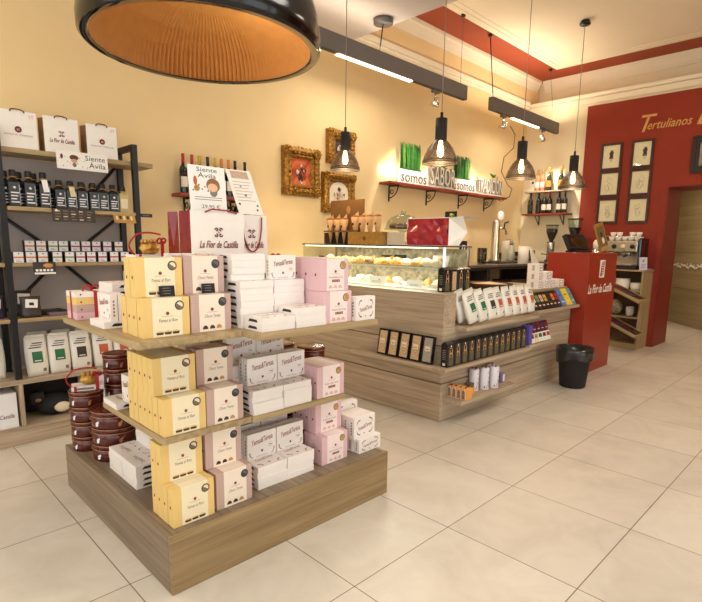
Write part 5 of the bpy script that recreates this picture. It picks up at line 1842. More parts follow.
for k, y in enumerate((3.56, 3.472, 3.384, 3.24, 3.152, 3.064, 2.976)):
    PCN.put((3.166, y, ZT + (0.002 if k < 3 else 0.02)), '%s kraft paper cone in the brown holder, counted from the ornate pictures' % ORD[k], 'paper cones in the holder', rz=-R9, rx=0.0)
t = thing('cake_dome', 'clear glass cake dome on a stand beside the cone holder', 'cake dome', (3.28, 2.80, ZT))
m = MB()
m.lathe([(0.075, 0), (0.07, 0.012), (0.02, 0.03), (0.018, 0.10), (0.04, 0.115), (0.15, 0.122), (0.155, 0.132), (0, 0.132)], CLEAR, 28)
m.build('glass_stand', t)
m = MB()
m.shell([(0.14, 0.134), (0.142, 0.15), (0.13, 0.19), (0.095, 0.225), (0.045, 0.243), (0.014, 0.247)], CLEAR, 28)
m.blob((0, 0, 0.262), (0.022, 0.022, 0.018), CLEAR, 12, 8)
m.build('glass_dome', t)
MB().lathe([(0.11, 0.133), (0.115, 0.16), (0.09, 0.175), (0, 0.178)], CHOC, 18).build('cake', t)
MB().box((-0.09, -0.10, 0.0), (-0.088, 0.09, 0.1), CREAM).build('stand_card', t, label='cream card leaning on the stand')
# lying carrier bag with its red glossy side to the viewer
t = thing('carrier_bag', 'white carrier bag lying on the case with its red glossy side showing', 'bag', (3.12, 2.17, ZT))
m = MB()
n = 8
vs, fs = [], []
for j in range(5):
    for i in range(n + 1):
        q = i / n
        vs.append((0.012 * math.sin(q * 9 + j * 2) * (0 < j < 4) - 0.014 * (j == 2), 0.06 + 0.385 * q, 0.002 + 0.196 * j / 4))
for j in range(4):
    for i in range(n):
        a = j * (n + 1) + i
        fs.append((a, a + n + 1, a + n + 2, a + 1))
m.add(vs, fs, pm('red_gloss_highlit', (172, 40, 52), 0.2, var=0.2, scale=18, bump=0.5, bscale=12))  # lighter red, pink highlights of the glossy side put into the colour
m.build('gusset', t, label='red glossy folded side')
m = MB()
m.box((0.0, 0.06, 0.199), (0.26, 0.445, 0.204), WHT)
m.box((0.0, 0.06, -0.0), (0.26, 0.445, 0.0015), WHT)
m.box((0.0, 0.446, 0.0), (0.26, 0.45, 0.204), WHT)
m.add([(0.0, 0.06, 0.2), (0.26, 0.06, 0.2), (0.25, -0.055, 0.215), (0.02, -0.045, 0.21), (0.12, -0.02, 0.10), (0.02, -0.02, 0.004), (0.0, 0.06, 0.002)], [(0, 1, 2, 3), (0, 3, 4), (4, 5, 6), (0, 4, 6)], WHT)
m.build('bag_sheet', t)
t = thing('menu_board', 'small black menu board with yellow flowers behind the lying bag', 'sign', (3.46, 2.46, ZT), (0, 0, -R9))
m = MB()
m.box((-0.055, 0, 0.03), (0.055, 0.008, 0.27), BLKM)
for k in range(4):
    m.rect(-0.04, 0.20 - 0.02 * k, 0.02 + 0.008 * (k % 2), 0.206 - 0.02 * k, -0.0006, GREENL)
m.box((-0.065, -0.02, 0), (0.065, 0.03, 0.03), BLKM)
m.build('board', t)
m = MB()
for k in range(9):
    m.blob((0.03 + 0.02 * math.cos(k * 2.2), -0.02, 0.22 + 0.022 * math.sin(k * 1.7)), 0.012, FY if k % 2 else GR1, 7, 5, 0.2)
m.build('flower_sprig', t)
# ---------------------------------------------------------------- goods on the counter ledges
BAGP = pm('foil_pack_black', (22, 21, 22), 0.25, var=0.15, coat=0.3)
HGOLD = pm('letter_gold', (196, 152, 100), 0.5)
OLIVE = pm('pack_window_olive', (96, 88, 62), 0.5, var=0.15)
def hpack(front='H', body=None):
    def f():
        t = thing('coffee_pack', 'x', 'pack')
        w, d, h = 0.082, 0.058, 0.182
        m = MB()
        m.box((-w / 2, 0, 0), (w / 2, d, h * 0.9), body or BAGP)
        m.add([(-w / 2, 0, h * 0.9), (w / 2, 0, h * 0.9), (w / 2, d, h * 0.9), (-w / 2, d, h * 0.9), (-w / 2, d / 2 - 0.003, h), (w / 2, d / 2 - 0.003, h), (w / 2, d / 2 + 0.003, h), (-w / 2, d / 2 + 0.003, h)],
              [(0, 1, 5, 4), (1, 2, 6, 5), (2, 3, 7, 6), (3, 0, 4, 7), (4, 5, 6, 7)], body or BAGP)
        m.build('pack_body', t, bev=0.003)
        m = MB()
        y = -0.0008
        if front == 'H':
            m.rect(-w * 0.30, h * 0.06, w * 0.32, h * 0.42, y, OLIVE)
            m.text('H', 0.0, h * 0.53, y - 0.0004, HGOLD, w=w * 0.42, h=h * 0.42, offset=0.02)
            m.poly([(-0.008, h * 0.80), (0.008, h * 0.80), (0.0, h * 0.88)], y, y + 0.0004, PAPER)
            m.rect(-w * 0.2, h * 0.735, w * 0.2, h * 0.76, y, HGOLD)
        else:
            m.rect(-w * 0.32, h * 0.05, w * 0.32, h * 0.82, y, front)
        m.build('front_print', t)
        m = MB()
        for k in range(6):
            z = h * (0.30 + 0.07 * k)
            m.add([(-w / 2 - 0.0006, d * 0.25, z), (-w / 2 - 0.0006, d * 0.75, z), (-w / 2 - 0.0006, d * 0.75, z + 0.005), (-w / 2 - 0.0006, d * 0.25, z + 0.005)], [(0, 3, 2, 1)], INKG)
        m.build('side_print', t)
        m = MB()
        m.add([(-w / 2 - 0.0006, d * 0.3, h * 0.06), (-w / 2 - 0.0006, d * 0.7, h * 0.06), (-w / 2 - 0.0006, d * 0.7, h * 0.16), (-w / 2 - 0.0006, d * 0.3, h * 0.16)], [(0, 3, 2, 1)], PAPER)
        m.build('code_sticker', t)
        return t
    return f
HP = Proto(hpack(), 'pack')
GRAIN = pm('grain_window', (204, 170, 128), 0.7, var=0.5, scale=120)
HG = Proto(hpack(GRAIN), 'pack')
# at the counter corner, on the upper end
for k, (x, P, l) in enumerate(((3.012, HP, 'black pack lettered with a gold H at the very corner above the counter end'), (3.10, HG, 'black pack with a pale grain window between H packs beside the pastry case'), (3.188, HP, 'black pack lettered with a gold H beside the grain window pack'), (3.276, HP, 'black pack lettered with a gold H at the basket end of the upper four'))):
    P.put((x + 0.13, 2.238, 0.9455), l, 'coffee packs by the pastry case')
# long row on the middle ledge
x = 2.975
for k in range(13):
    HP.put((x, 2.062, 0.4355), '%s black H pack from the counter corner in the long row on the middle ledge' % ORD[k], 'black coffee packs on the middle ledge', rz=random.uniform(-0.05, 0.05))
    x += 0.0885
# packs leaning on the counter end, towards the display
def flatpack(front):
    def f():
        t = thing('grain_pack', 'x', 'pack')
        m = MB()
        m.box((-0.048, 0, 0), (0.048, 0.03, 0.20), BAGP)
        m.build('pack_body', t, bev=0.004)
        m = MB()
        m.rect(-0.034, 0.012, 0.040, 0.186, -0.0008, front)
        m.rect(-0.022, 0.09, 0.024, 0.125, -0.0016, CREAM)
        m.rect(-0.016, 0.10, 0.016, 0.104, -0.0022, INKK)
        m.build('clear_front', t)
        return t
    return f
FP1, FP2 = Proto(flatpack(GRAIN), 'pack'), Proto(flatpack(pm('grey_window', (170, 160, 150), 0.4, var=0.3, scale=90)), 'pack')
for k, (y, P, l) in enumerate(((2.675, FP1, 'grain window pack leaning on the counter end, farthest from the corner'), (2.565, FP1, 'grain window pack leaning on the counter end, second from the far ledge end'), (2.455, FP1, 'grain window pack leaning on the counter end, third from the far ledge end'), (2.345, FP1, 'grain window pack leaning on the counter end, next to the silvery pack'), (2.235, FP2, 'silvery window pack leaning on the counter end next to the black H packs'))):
    P.put((2.910, y, 0.442), l, 'window packs on the counter end ledge', rz=-R9, rx=-0.17)
# white bags on the top ledge
G2 = 'coffee bags on the counter ledge'
specs = [(3.27, 2.168, 'plain', 'plain white bag leaning at the counter corner behind the green squared bags, outer one', 0.25), (3.40, 2.168, 'plain', 'plain white bag leaning behind the first green squared bag on the counter, inner one', 0.22),
         (3.285, 2.088, 'green', 'white bag with green square on the counter ledge, the one nearest the corner', 0.22), (3.42, 2.088, 'green', 'white bag with green square on the counter ledge, next to the black squared bag', 0.15),
         (3.555, 2.09, 'black', 'white bag with black square on the counter ledge', 0.1), (3.69, 2.105, 'rust', 'white bag with rust square on the counter ledge, next to the black squared bag', 0.08),
         (3.82, 2.10, 'rust', 'second rust squared white bag from the black squared bag on the counter', 0.05), (3.95, 2.10, 'rust', 'third rust squared white bag from the black squared bag on the counter', 0.03),
         (4.075, 2.10, 'rust', 'fourth rust squared white bag from the black squared bag on the counter', 0.03), (4.205, 2.10, 'rust', 'rust squared white bag beside the tilted chocolate bars', 0.0)]
for x, y, c, l, tl in specs:
    CB[c].put((x, y, 0.727), l, G2, rx=-0.1 if c == 'plain' else -0.2, ry=-tl, rz=random.uniform(-0.06, 0.06), scale=(0.84, 0.9, 0.93))
# tilted bars and booklets
def bar(label, x, w, h, col, band, cat='chocolate bar', name='chocolate_bar', g='bars on the tilted ledge', y=2.085, z=0.737, tilt=-0.55, rz=0.0):
    t = thing(name, label, cat, (x, y, z), (tilt, 0, rz), g)
    m = MB()
    m.box((-w / 2, 0, 0), (w / 2, 0.012, h), col)
    m.build('wrapper', t, bev=0.001)
    m = MB()
    m.rect(-w * 0.42, h * 0.45, w * 0.42, h * 0.86, -0.0008, band)
    m.rect(-w * 0.3, h * 0.6, w * 0.1, h * 0.66, -0.0014, INKK)
    m.build('printed_band', t)
    MB().rect(-w * 0.3, h * 0.2, w * 0.25, h * 0.27, -0.0008, CREAM).build('name_strip', t)
CHB = pm('bar_dark', (44, 30, 28), 0.4, var=0.15)
for k, (nm, b, l) in enumerate((('a', PAPER, 'white banded dark bar next to the rust squared bags'), ('b', pm('band_green', (110, 150, 60), 0.5), 'green banded dark bar on the tilted row'), ('c', pm('band_pale_pink', (222, 170, 170), 0.5), 'pale pink banded dark bar on the tilted row'),
                               ('d', FY, 'yellow banded dark bar on the tilted row'), ('e', BLKM, 'plain dark bar between the yellow and orange banded ones'), ('f', FO, 'orange banded dark bar on the tilted row'), ('g', FR, 'red banded dark bar beside the blue booklet'))):
    bar(l, 4.31 + 0.077 * k, 0.068, 0.16, CHB, b)
for k, (col, l, w) in enumerate((((84, 130, 190), 'blue booklet on the tilted ledge', 0.10), ((236, 200, 50), 'bright yellow booklet next to the blue one', 0.12), ((90, 160, 180), 'teal booklet at the podium end of the tilted ledge', 0.07))):
    c = pm('booklet%d' % k, col, 0.45)
    bar(l, (4.87, 4.99, 5.095)[k], w, 0.175, c, c, 'booklet', 'booklet', 'booklets on the tilted ledge')
# violet and rose bars in two tiers on the middle ledge
VB, RB_ = pm('violet_wrap', (70, 44, 92), 0.4), pm('plum_wrap', (92, 36, 56), 0.4)
m = MB()
m.box((-0.03, 0, 0), (0.03, 0.08, 0.17), pm('violet_box', (98, 84, 176), 0.4))
tag(m.build('chocolate_box', loc=(4.165, 2.065, 0.4425)), 'upright violet blue box at the end of the black H packs', 'box')
for k in range(5):
    bar('%s plum bar of the upper tilted row after the violet box' % ORD[k], 4.245 + 0.078 * k, 0.07, 0.085, RB_ if k else VB, VB if k % 2 else INK, g='plum bars on the middle ledge', y=2.105, z=0.538, tilt=-0.3)
    bar('%s pale bar of the lower tilted row after the violet box' % ORD[k], 4.245 + 0.078 * k, 0.07, 0.085, (PAPER, CREAM, PAPER, PAPER, PAPER)[k], (VB, HGOLD, GREENL, INK, FR)[k], g='pale bars on the middle ledge', y=2.074, z=0.447, tilt=-0.3)
m = MB()
m.box((4.205, 2.115, 0.4425), (4.60, 2.147, 0.533), RB_)
tag(m.build('display_riser'), 'plum card riser under the upper plum bars', 'riser')
# orange house shaped boxes and cans on the low ledge
HO, HD = pm('house_orange', (232, 160, 76), 0.55, var=0.05), pm('house_window', (150, 116, 84), 0.5, var=0.2)
def house():
    t = thing('house_box', 'x', 'box')
    w, d, h = 0.039, 0.085, 0.085
    a = [(-w / 2, 0), (w / 2, 0), (w / 2, h * 0.55)] + [(w / 2 * math.cos(q), h * 0.55 + h * 0.45 * math.sin(q)) for q in (PI / 5, 2 * PI / 5, PI / 2, 3 * PI / 5, 4 * PI / 5)] + [(-w / 2, h * 0.55)]
    m = MB()
    m.poly(a, 0, d, HO)
    m.build('carton', t)
    m = MB()
    b = [(x * 0.72, 0.006 + z * 0.82) for x, z in a]
    m.poly([(x * 0.9, 0.003 + z * 0.93) for x, z in a], -0.0008, -0.0002, PAPER)
    m.poly(b, -0.0016, -0.001, HD)
    m.build('arched_front', t, label='arched pale edged opening')
    m = MB()
    m.blob((0, d * 0.3, h + 0.003), (0.008, 0.008, 0.006), BROWN, 8, 5)
    m.build('closing_button', t)
    return t
HB = Proto(house, 'box')
zl = 0.1855
for k, (x, y) in enumerate(((3.07, 2.128), (3.07, 2.087), (3.07, 2.046), (3.07, 2.005))):
    HB.put((x, y, zl), ('orange house shaped box on the low ledge, touching the planks', 'orange house shaped box on the low ledge, second from the planks', 'orange house shaped box on the low ledge, third from the planks', 'orange house shaped box on the low ledge, at the outer edge')[k], 'orange house boxes', rz=-R9)
m = MB()
m.box((-0.03, 0, 0), (0.03, 0.06, 0.055), HO)
m.box((-0.026, 0.004, 0.0555), (0.026, 0.056, 0.085), OLIVE)
tag(m.build('sweet_box', loc=(3.24, 2.04, zl)), 'square orange box between the house boxes and the white canisters', 'box')
def can():
    t = thing('canister', 'x', 'canister')
    MB().lathe([(0.036, 0), (0.037, 0.004), (0.037, 0.165), (0.035, 0.17), (0, 0.17)], pm('canister_white', (232, 226, 232), 0.4, var=0.04), 20).build('canister_body', t)
    m = MB()
    rnd = random.Random(2)
    for k in range(16):
        a, z = rnd.uniform(-2.6, -0.4), rnd.uniform(0.015, 0.15)
        c, s_ = math.cos(a), math.sin(a)
        R = 0.0376
        pts = [(R * math.cos(a + 0.12 * math.cos(b)), R * math.sin(a + 0.12 * math.cos(b)), z + 0.006 * math.sin(b)) for b in [2 * PI * i / 7 for i in range(7)]]
        m.add(pts, [tuple(range(7))], VIOL if k % 3 else INKG)
    m.build('printed_wrap', t)
    m = MB()
    for k in range(3):
        m.blob((0.018 * math.cos(k * 2.1), 0.018 * math.sin(k * 2.1), 0.172), 0.008, VIOL, 7, 5)
    m.build('ribbon_knot', t)
    return t
CN = Proto(can, 'canister')
for x, y, l in ((3.36, 2.105, 'white printed canister standing behind the square orange box'), (3.45, 2.07, 'white printed canister next to the square orange box'), (3.545, 2.04, 'white printed canister nearest the ledge edge'), (3.60, 2.105, 'white printed canister behind the small lilac tin')):
    CN.put((x, y, zl), l, 'white canisters on the low ledge')
m = MB()
m.box((-0.03, 0, 0), (0.03, 0.05, 0.08), pm('lilac_tin', (134, 120, 160), 0.4))
m.rect(-0.0, 0.01, 0.028, 0.07, -0.0006, WHTC)
tag(m.build('tea_tin', loc=(3.72, 2.06, zl), bev=0.004), 'small lilac tin at the far end of the low ledge', 'tin')

# --- on the worktop
t = thing('wicker_tray', 'round wicker tray with dark rim behind the white coffee bags', 'tray', (4.12, 2.47, 0.9005))
m = MB()
m.lathe([(0.17, 0), (0.20, 0.045), (0.205, 0.06), (0.195, 0.06), (0.175, 0.02), (0, 0.015)], pm('wicker_brown', (84, 46, 36), 0.6, var=0.4, scale=120), 28)
m.build('wicker_body', t)
MB().lathe([(0.165, 0.022), (0.16, 0.05), (0, 0.07)], pm('tray_cloth', (226, 200, 158), 0.7, var=0.05), 22).build('cloth_lining', t)
SBX = Proto(standing(0.085, 0.115, 0.078, 'crown'), 'box')
gsm = 'small white boxes on the worktop'
for k in range(3):
    SBX.put((4.535, 2.212, 0.9005 + 0.0785 * k), 'small white patterned box, %s in the narrow stack beside the podium' % ('lowest', 'middle one', 'topmost')[k], gsm, scale=(1.0, 1, 0.98))
SBX.put((4.66, 2.212, 0.9005), 'small white patterned box beside the narrow stack', gsm)
SBX.put((4.775, 2.212, 0.9005), 'small white patterned box next to the podium, front one', gsm, scale=(1.5, 1, 1))
SBX.put((4.70, 2.215, 0.9795), 'small white patterned box resting across two others', gsm, scale=(1.5, 0.8, 1))
SBX.put((4.965, 2.212, 0.9005), 'small white patterned box touching the podium side', gsm, scale=(1.5, 1, 0.96))
# scale and card behind the case end
t = thing('till_scale', 'grey shop scale with a pale tray behind the pastry case end', 'scale', (3.79, 2.70, 0.9005))
MB().box((-0.13, -0.12, 0), (0.12, 0.12, 0.07), GREYM).build('scale_body', t, bev=0.01)
MB().box((-0.15, -0.13, 0.08), (0.14, 0.13, 0.095), STEEL).build('weighing_plate', t, bev=0.006)
m = MB()
m.blob((0, 0, 0.14), (0.13, 0.1, 0.045), pm('green_cloth', (170, 172, 130), 0.8, var=0.1), 14, 8, 0.05)
m.build('folded_cloth', t)
t = thing('card_stand', 'black framed card on a thin rod above the scale', 'sign', (3.62, 2.44, 0.9455))
MB().tube([(0, 0, 0), (0, 0, 0.30)], 0.004, CHROME).build('rod', t)
m = MB()
m.box((-0.05, -0.008, 0.27), (0.05, 0.0, 0.38), BLKM)
m.rect(-0.03, 0.29, 0.03, 0.35, -0.0088, BLK)
for x0, z0, x1, z1 in ((-0.024, 0.295, -0.010, 0.345), (0.008, 0.295, 0.022, 0.345), (-0.01, 0.333, 0.008, 0.345)):
    m.rect(x0, z0, x1, z1, -0.0094, PAPER)
m.build('card_frame', t)

# ---------------------------------------------------------------- red podium
PX0, PX1, PY0, PY1, PZ = 5.17, 5.93, 2.01, 2.44, 1.236
t = thing('podium', 'tall red podium with white monogram at the counter end', 'podium', (PX0, PY0, 0))
MB().box((0, 0, 0.0), (PX1 - PX0, PY1 - PY0, PZ - 0.012), pm('podium_red', (150, 40, 18), 0.4, var=0.03, coat=0.15)).build('podium_body', t, bev=0.003)
MB().box((-0.002, -0.002, PZ - 0.0115), (PX1 - PX0 + 0.002, PY1 - PY0 + 0.002, PZ), pm('podium_red2', (156, 44, 22), 0.35, var=0.03)).build('podium_top', t, bev=0.002)
m = MB()
cx = 0.36
m.rect(cx - 0.07, 0.985, cx + 0.07, 1.165, -0.0008, WHT)
m.poly([(cx - 0.05, 1.0), (cx + 0.03, 1.0), (cx + 0.052, 1.15), (cx - 0.02, 1.15)], -0.0018, -0.001, pm('podium_red', (0, 0, 0)))
for k in range(3):
    logo_block(m, cx + 0.004, 1.025 + 0.05 * k, 0.02, -0.003, WHT)
m.text('La Flor de Castilla', cx - 0.01, 0.87, -0.001, WHT, w=0.64, h=0.125, shear=0.35, offset=0.02)
m.build('white_monogram', t, label='white monogram and script')
# till screen, stand-up leaflet, binder on the podium
t = thing('till_screen', 'black tilted till screen on the red podium', 'till', (5.56, 2.28, PZ + 0.0005), (0, 0, -0.2))
MB().box((-0.12, -0.08, 0), (0.12, 0.08, 0.02), BLKM).build('screen_foot', t, bev=0.006)
m = MB()
m.T = Matrix.Translation((0, 0.0, 0.03)) @ Matrix.Rotation(-0.5, 4, 'X')
m.box((-0.165, -0.02, 0), (0.165, 0.025, 0.17), BLKM)
m.rect(-0.15, 0.015, 0.15, 0.155, -0.0206, BLKG)
m.build('screen_case', t)
m = MB()
m.box((-0.03, 0.0, 0.018), (0.03, 0.05, 0.06), BLKM)
m.build('screen_neck', t)
t = thing('leaflet_stand', 'tilted gold leaflet holder with a framed print on the red podium', 'leaflet holder', (5.84, 2.11, PZ + 0.024), (-0.22, -0.24, -0.1))
m = MB()
m.box((-0.09, 0, 0), (0.09, 0.012, 0.30), GOLD)
m.rect(-0.075, 0.05, 0.075, 0.265, -0.0008, pm('leaflet_olive', (120, 100, 60), 0.5, var=0.15))
m.disc(0.01, 0.11, 0.026, -0.0016, CREAM, 12, 0.035)
m.disc(0.0, 0.18, 0.02, -0.0016, INKK, 10, 0.03)
m.rect(-0.07, 0.01, 0.07, 0.04, -0.0008, HGOLD)
m.build('holder', t)
MB().box((-0.06, 0.0125, 0.02), (0.06, 0.05, 0.03), GOLD).build('holder_foot', t)

# --- waste bin
t = thing('waste_bin', 'black waste bin with a bag liner folded over its rim before the podium', 'bin', (4.735, 1.90, 0))
MB().lathe([(0.105, 0.001), (0.115, 0.01), (0.15, 0.36), (0.155, 0.37), (0.148, 0.37), (0.11, 0.02), (0, 0.015)], BLKM, 28).build('bin_body', t)
m = MB()
rnd = random.Random(4)
N = 36
vs, fs = [], []
jit = [rnd.uniform(-0.01, 0.01) for _ in range(N)]
dr = [0.13 + 0.035 * math.sin(2 * PI * i / N + 0.6) + 0.012 * math.sin(5 * 2 * PI * i / N) for i in range(N)]
for j in range(6):
    for i in range(N):
        a = 2 * PI * i / N
        if j == 0: r, z = 0.135, 0.30
        elif j == 1: r, z = 0.15, 0.372
        elif j == 2: r, z = 0.166, 0.376
        else: r, z = 0.172 + jit[i] * (j - 2) * 0.7 - 0.004 * (j - 3), 0.376 - dr[i] * (j - 2) / 3
        vs.append((r * math.cos(a), r * math.sin(a), z))
for j in range(5):
    for i in range(N):
        k = (i + 1) % N
        fs.append((j * N + i, j * N + k, (j + 1) * N + k, (j + 1) * N + i))
m.add(vs, fs, pm('bin_liner', (26, 24, 24), 0.28, var=0.2, coat=0.4), True)
m.blob((0.178, -0.03, 0.29), (0.03, 0.03, 0.02), pm('bin_liner', (0, 0, 0)), 8, 6, 0.2)
m.build('bin_bag', t, label='shiny black bin bag')
# ---------------------------------------------------------------- back counter with beer tap
t = thing('back_counter', 'steel topped back counter along the cream wall', 'counter', (4.3, 3.36, 0))
MB().box((0, 0, 1.03), (2.75, 0.655, 1.06), STEEL).build('steel_top', t, bev=0.004)
MB().box((0, 0.0, 1.0), (2.75, 0.03, 1.0295), pm('steel_dark_edge', (70, 64, 58), 0.4, 0.6)).build('front_edge', t)
for x in (0.03, 1.3, 2.66):
    MB().box((x, 0.04, 0), (x + 0.06, 0.62, 0.999), pm('back_leg', (60, 54, 50), 0.5)).build('side_panel', t)
MB().box((0.1, 0.06, 0.55), (2.65, 0.62, 0.58), STEEL).build('under_shelf', t)
for k, (x, w, h, c, l) in enumerate(((5.3, 0.26, 0.22, (196, 154, 96), 'kraft carton under the steel counter nearest the case'), (5.75, 0.34, 0.2, (214, 190, 140), 'pale carton under the steel counter beside the kraft one'), (6.3, 0.4, 0.26, (84, 66, 54), 'dark crate under the steel counter near the back wall'))):
    m = MB()
    m.box((0, 0, 0), (w, 0.3, h), pm('carton_tone%d' % k, c, 0.7))
    m.rect(w * 0.2, h * 0.4, w * 0.8, h * 0.6, -0.0008, CREAM)
    tag(m.build('storage_box', loc=(x, 3.44, 0.5805), bev=0.004), l, 'box')
t = thing('beer_tap', 'polished steel beer tap column with a round white lens', 'beer tap', (6.12, 3.62, 1.0605))
MB().lathe([(0.075, 0), (0.075, 0.03), (0.055, 0.05), (0.052, 0.50), (0.045, 0.53), (0, 0.535)], STEEL, 24).build('tap_column', t)
m = MB()
m.T = Matrix.Translation((0.02, -0.05, 0.60)) @ Matrix.Rotation(PI / 2, 4, 'X')
m.lathe([(0.0, -0.02), (0.05, -0.018), (0.058, 0.0), (0.05, 0.016), (0.0, 0.018)], pm('lens_white', (250, 244, 230), 0.3, emit=0.6), 20)
m.build('brand_lens', t, label='round white lens')
m = MB()
m.tube([(0.05, 0, 0.44), (0.17, -0.02, 0.44), (0.20, -0.03, 0.43), (0.20, -0.035, 0.36)], 0.014, CHROME, 8)
m.tube([(0.17, -0.02, 0.45), (0.165, -0.03, 0.51), (0.24, -0.04, 0.53)], 0.01, BLK, 8)
m.build('spout', t)
MB().tube([(0.0, 0.0, 0.52), (0.02, -0.03, 0.56), (0.02, -0.045, 0.58)], 0.012, CHROME, 8).build('lens_neck', t)
m = MB()
m.box((-0.30, -0.14, 0.0), (0.40, 0.14, 0.02), pm('drip_tray', (90, 84, 78), 0.35, 0.7))
o = tag(m.build('drip_tray', loc=(6.32, 3.66, 1.0605)), 'low dark steel drip tray around the beer tap', 'tray')
KIDS = KIDS
t.location.z = 1.0815
def mug(label, x, y, z, r, h, mat, handle=False, g=None):
    t = thing('cup', label, 'cup', (x, y, z), group=g)
    MB().lathe([(r * 0.8, 0), (r, h * 0.3), (r, h), (r * 0.9, h), (r * 0.8, 0.01), (0, 0.008)], mat, 16).build('cup_body', t)
    if handle:
        MB().tube([(r * math.cos(a) * 0.5 - r, 0, h * 0.5 + h * 0.3 * math.sin(a)) for a in [PI / 2 + PI * i / 8 for i in range(9)]], 0.005, mat, 6).build('handle', t)
mug('black beaker beside the beer tap, farther from the podium', 5.82, 3.60, 1.0615, 0.04, 0.20, BLKG)
mug('black beaker right against the beer tap column', 5.93, 3.72, 1.0615, 0.04, 0.20, BLKG)
mug('dark jug between the beer tap and the glass bottle', 6.34, 3.70, 1.0815, 0.05, 0.12, BLKG, True)
t = thing('soda_siphon', 'clear soda bottle with a metal top behind the paper roll', 'bottle', (6.62, 3.66, 1.0815))
MB().lathe([(0.05, 0), (0.055, 0.02), (0.055, 0.14), (0.03, 0.2), (0.022, 0.23)], pm('siphon_glass', (190, 190, 170), 0.1, coat=0.5), 18).build('glass_body', t)
MB().lathe([(0.026, 0.225), (0.026, 0.27), (0.015, 0.29), (0, 0.29)], STEEL, 14).build('metal_top', t)
t = thing('water_urn', 'tall pale container at the back wall end of the steel counter', 'container', (6.86, 3.84, 1.0605))
MB().lathe([(0.10, 0), (0.10, 0.27), (0.09, 0.30), (0.04, 0.31), (0, 0.31)], pm('urn_pale', (226, 220, 200), 0.4), 22).build('urn_body', t)
MB().lathe([(0.03, 0.308), (0.03, 0.33), (0, 0.335)], STEEL, 12).build('urn_knob', t)
t = thing('paper_roll', 'white kitchen paper roll standing on the steel counter', 'paper roll', (6.56, 3.44, 1.0605))
MB().lathe([(0.07, 0), (0.07, 0.23), (0.02, 0.23), (0.02, 0.225), (0, 0.225)], PAPER, 24).build('paper_cylinder', t)
MB().add([(0.05, -0.058, 0.225), (0.065, -0.075, 0.225), (0.32, -0.16, -0.14), (0.06, -0.14, -0.15), (0.05, -0.10, 0.02)], [(0, 4, 3, 2, 1)], PAPER).build('hanging_sheet', t, label='loose hanging sheet')
# sideboard under the shelves of the back wall
t = thing('service_cabinet', 'dark service cabinet under the grinders against the back wall', 'cabinet', (7.08, 2.80, 0))
MB().box((0, 0, 0.0), (0.38, 1.2, 1.05), pm('service_dark', (66, 56, 48), 0.6)).build('cabinet_body', t)
MB().box((-0.02, -0.01, 1.051), (0.385, 1.21, 1.08), STEEL).build('worktop', t, bev=0.003)
for k in range(2):
    MB().box((-0.012, 0.02 + 0.59 * k, 0.06), (-0.001, 0.59 + 0.59 * k, 1.0), pm('service_door', (80, 66, 54), 0.6)).build('door', t, bev=0.003)
for l, x, y, s, c in (('black coffee tin beside the shorter grinder', 7.2, 3.86, 0.1, BLKM), ('dark box on the service cabinet below the wine shelf', 7.2, 3.68, 0.12, DARKP)):
    m = MB()
    m.box((-s / 2, -s / 2, 0), (s / 2, s / 2, s * 1.3), c)
    m.rect(-s * 0.3, s * 0.3, s * 0.3, s * 0.7, -s / 2 - 0.0008, INKG)
    tag(m.build('storage_tin', loc=(x, y, 1.0805), rot=(0, 0, -R9), bev=0.004), l, 'tin')
# coffee grinders
def grinder(label, x, y, s, full):
    t = thing('coffee_grinder', label, 'coffee grinder', (x, y, 1.0805), (0, 0, -R9 * 0.75))
    z = 0.33 * s
    m = MB()
    m.box((-0.085 * s, -0.09 * s, 0), (0.085 * s, 0.14 * s, 0.03 * s), BLKM)
    m.box((-0.06 * s, -0.0 * s, 0.03 * s), (0.06 * s, 0.13 * s, z), BLKG)
    m.build('grinder_body', t, bev=0.008)
    m = MB()
    m.lathe([(0.055 * s, 0.18 * s), (0.06 * s, 0.2 * s), (0.06 * s, 0.29 * s), (0.05 * s, 0.31 * s), (0, 0.312 * s)], STEEL, 18, (0, -0.055 * s, 0))
    m.build('doser', t)
    m = MB()
    m.tube([(-0.06 * s, -0.08 * s, 0.12 * s), (-0.14 * s, -0.12 * s, 0.13 * s)], 0.007, BLK)
    m.tube([(-0.04 * s, -0.1 * s, 0.1 * s), (0.04 * s, -0.1 * s, 0.1 * s)], 0.008, STEEL)
    m.build('dosing_lever', t)
    zc = z + 0.02
    MB().lathe([(0.035 * s, z), (0.035 * s, zc), (0.06 * s, zc + 0.05 * s), (0.088 * s, zc + 0.13 * s), (0.09 * s, zc + (0.13 + 0.06 * full) * s), (0, zc + (0.13 + 0.06 * full) * s)], pm('coffee_beans', (44, 28, 22), 0.35, var=0.4, scale=150, coat=0.3), 22, (0, 0.06 * s, 0)).build('bean_fill', t)
    m = MB()
    m.shell([(0.0905 * s, zc + 0.13 * s), (0.10 * s, zc + 0.24 * s)], CLEAR, 22, (0, 0.06 * s, 0))
    hp = m.build('hopper', t, label='clear hopper')
    MB().lathe([(0.105 * s, zc + 0.24 * s), (0.105 * s, zc + 0.252 * s), (0, zc + 0.256 * s)], BLK, 22, (0, 0.06 * s, 0)).build('hopper_lid', hp)
    return t
grinder('shorter black coffee grinder with a full bean hopper', 7.2, 3.36, 0.86, 1)
grinder('taller black coffee grinder with a half empty bean hopper', 7.22, 3.04, 1.0, 0)

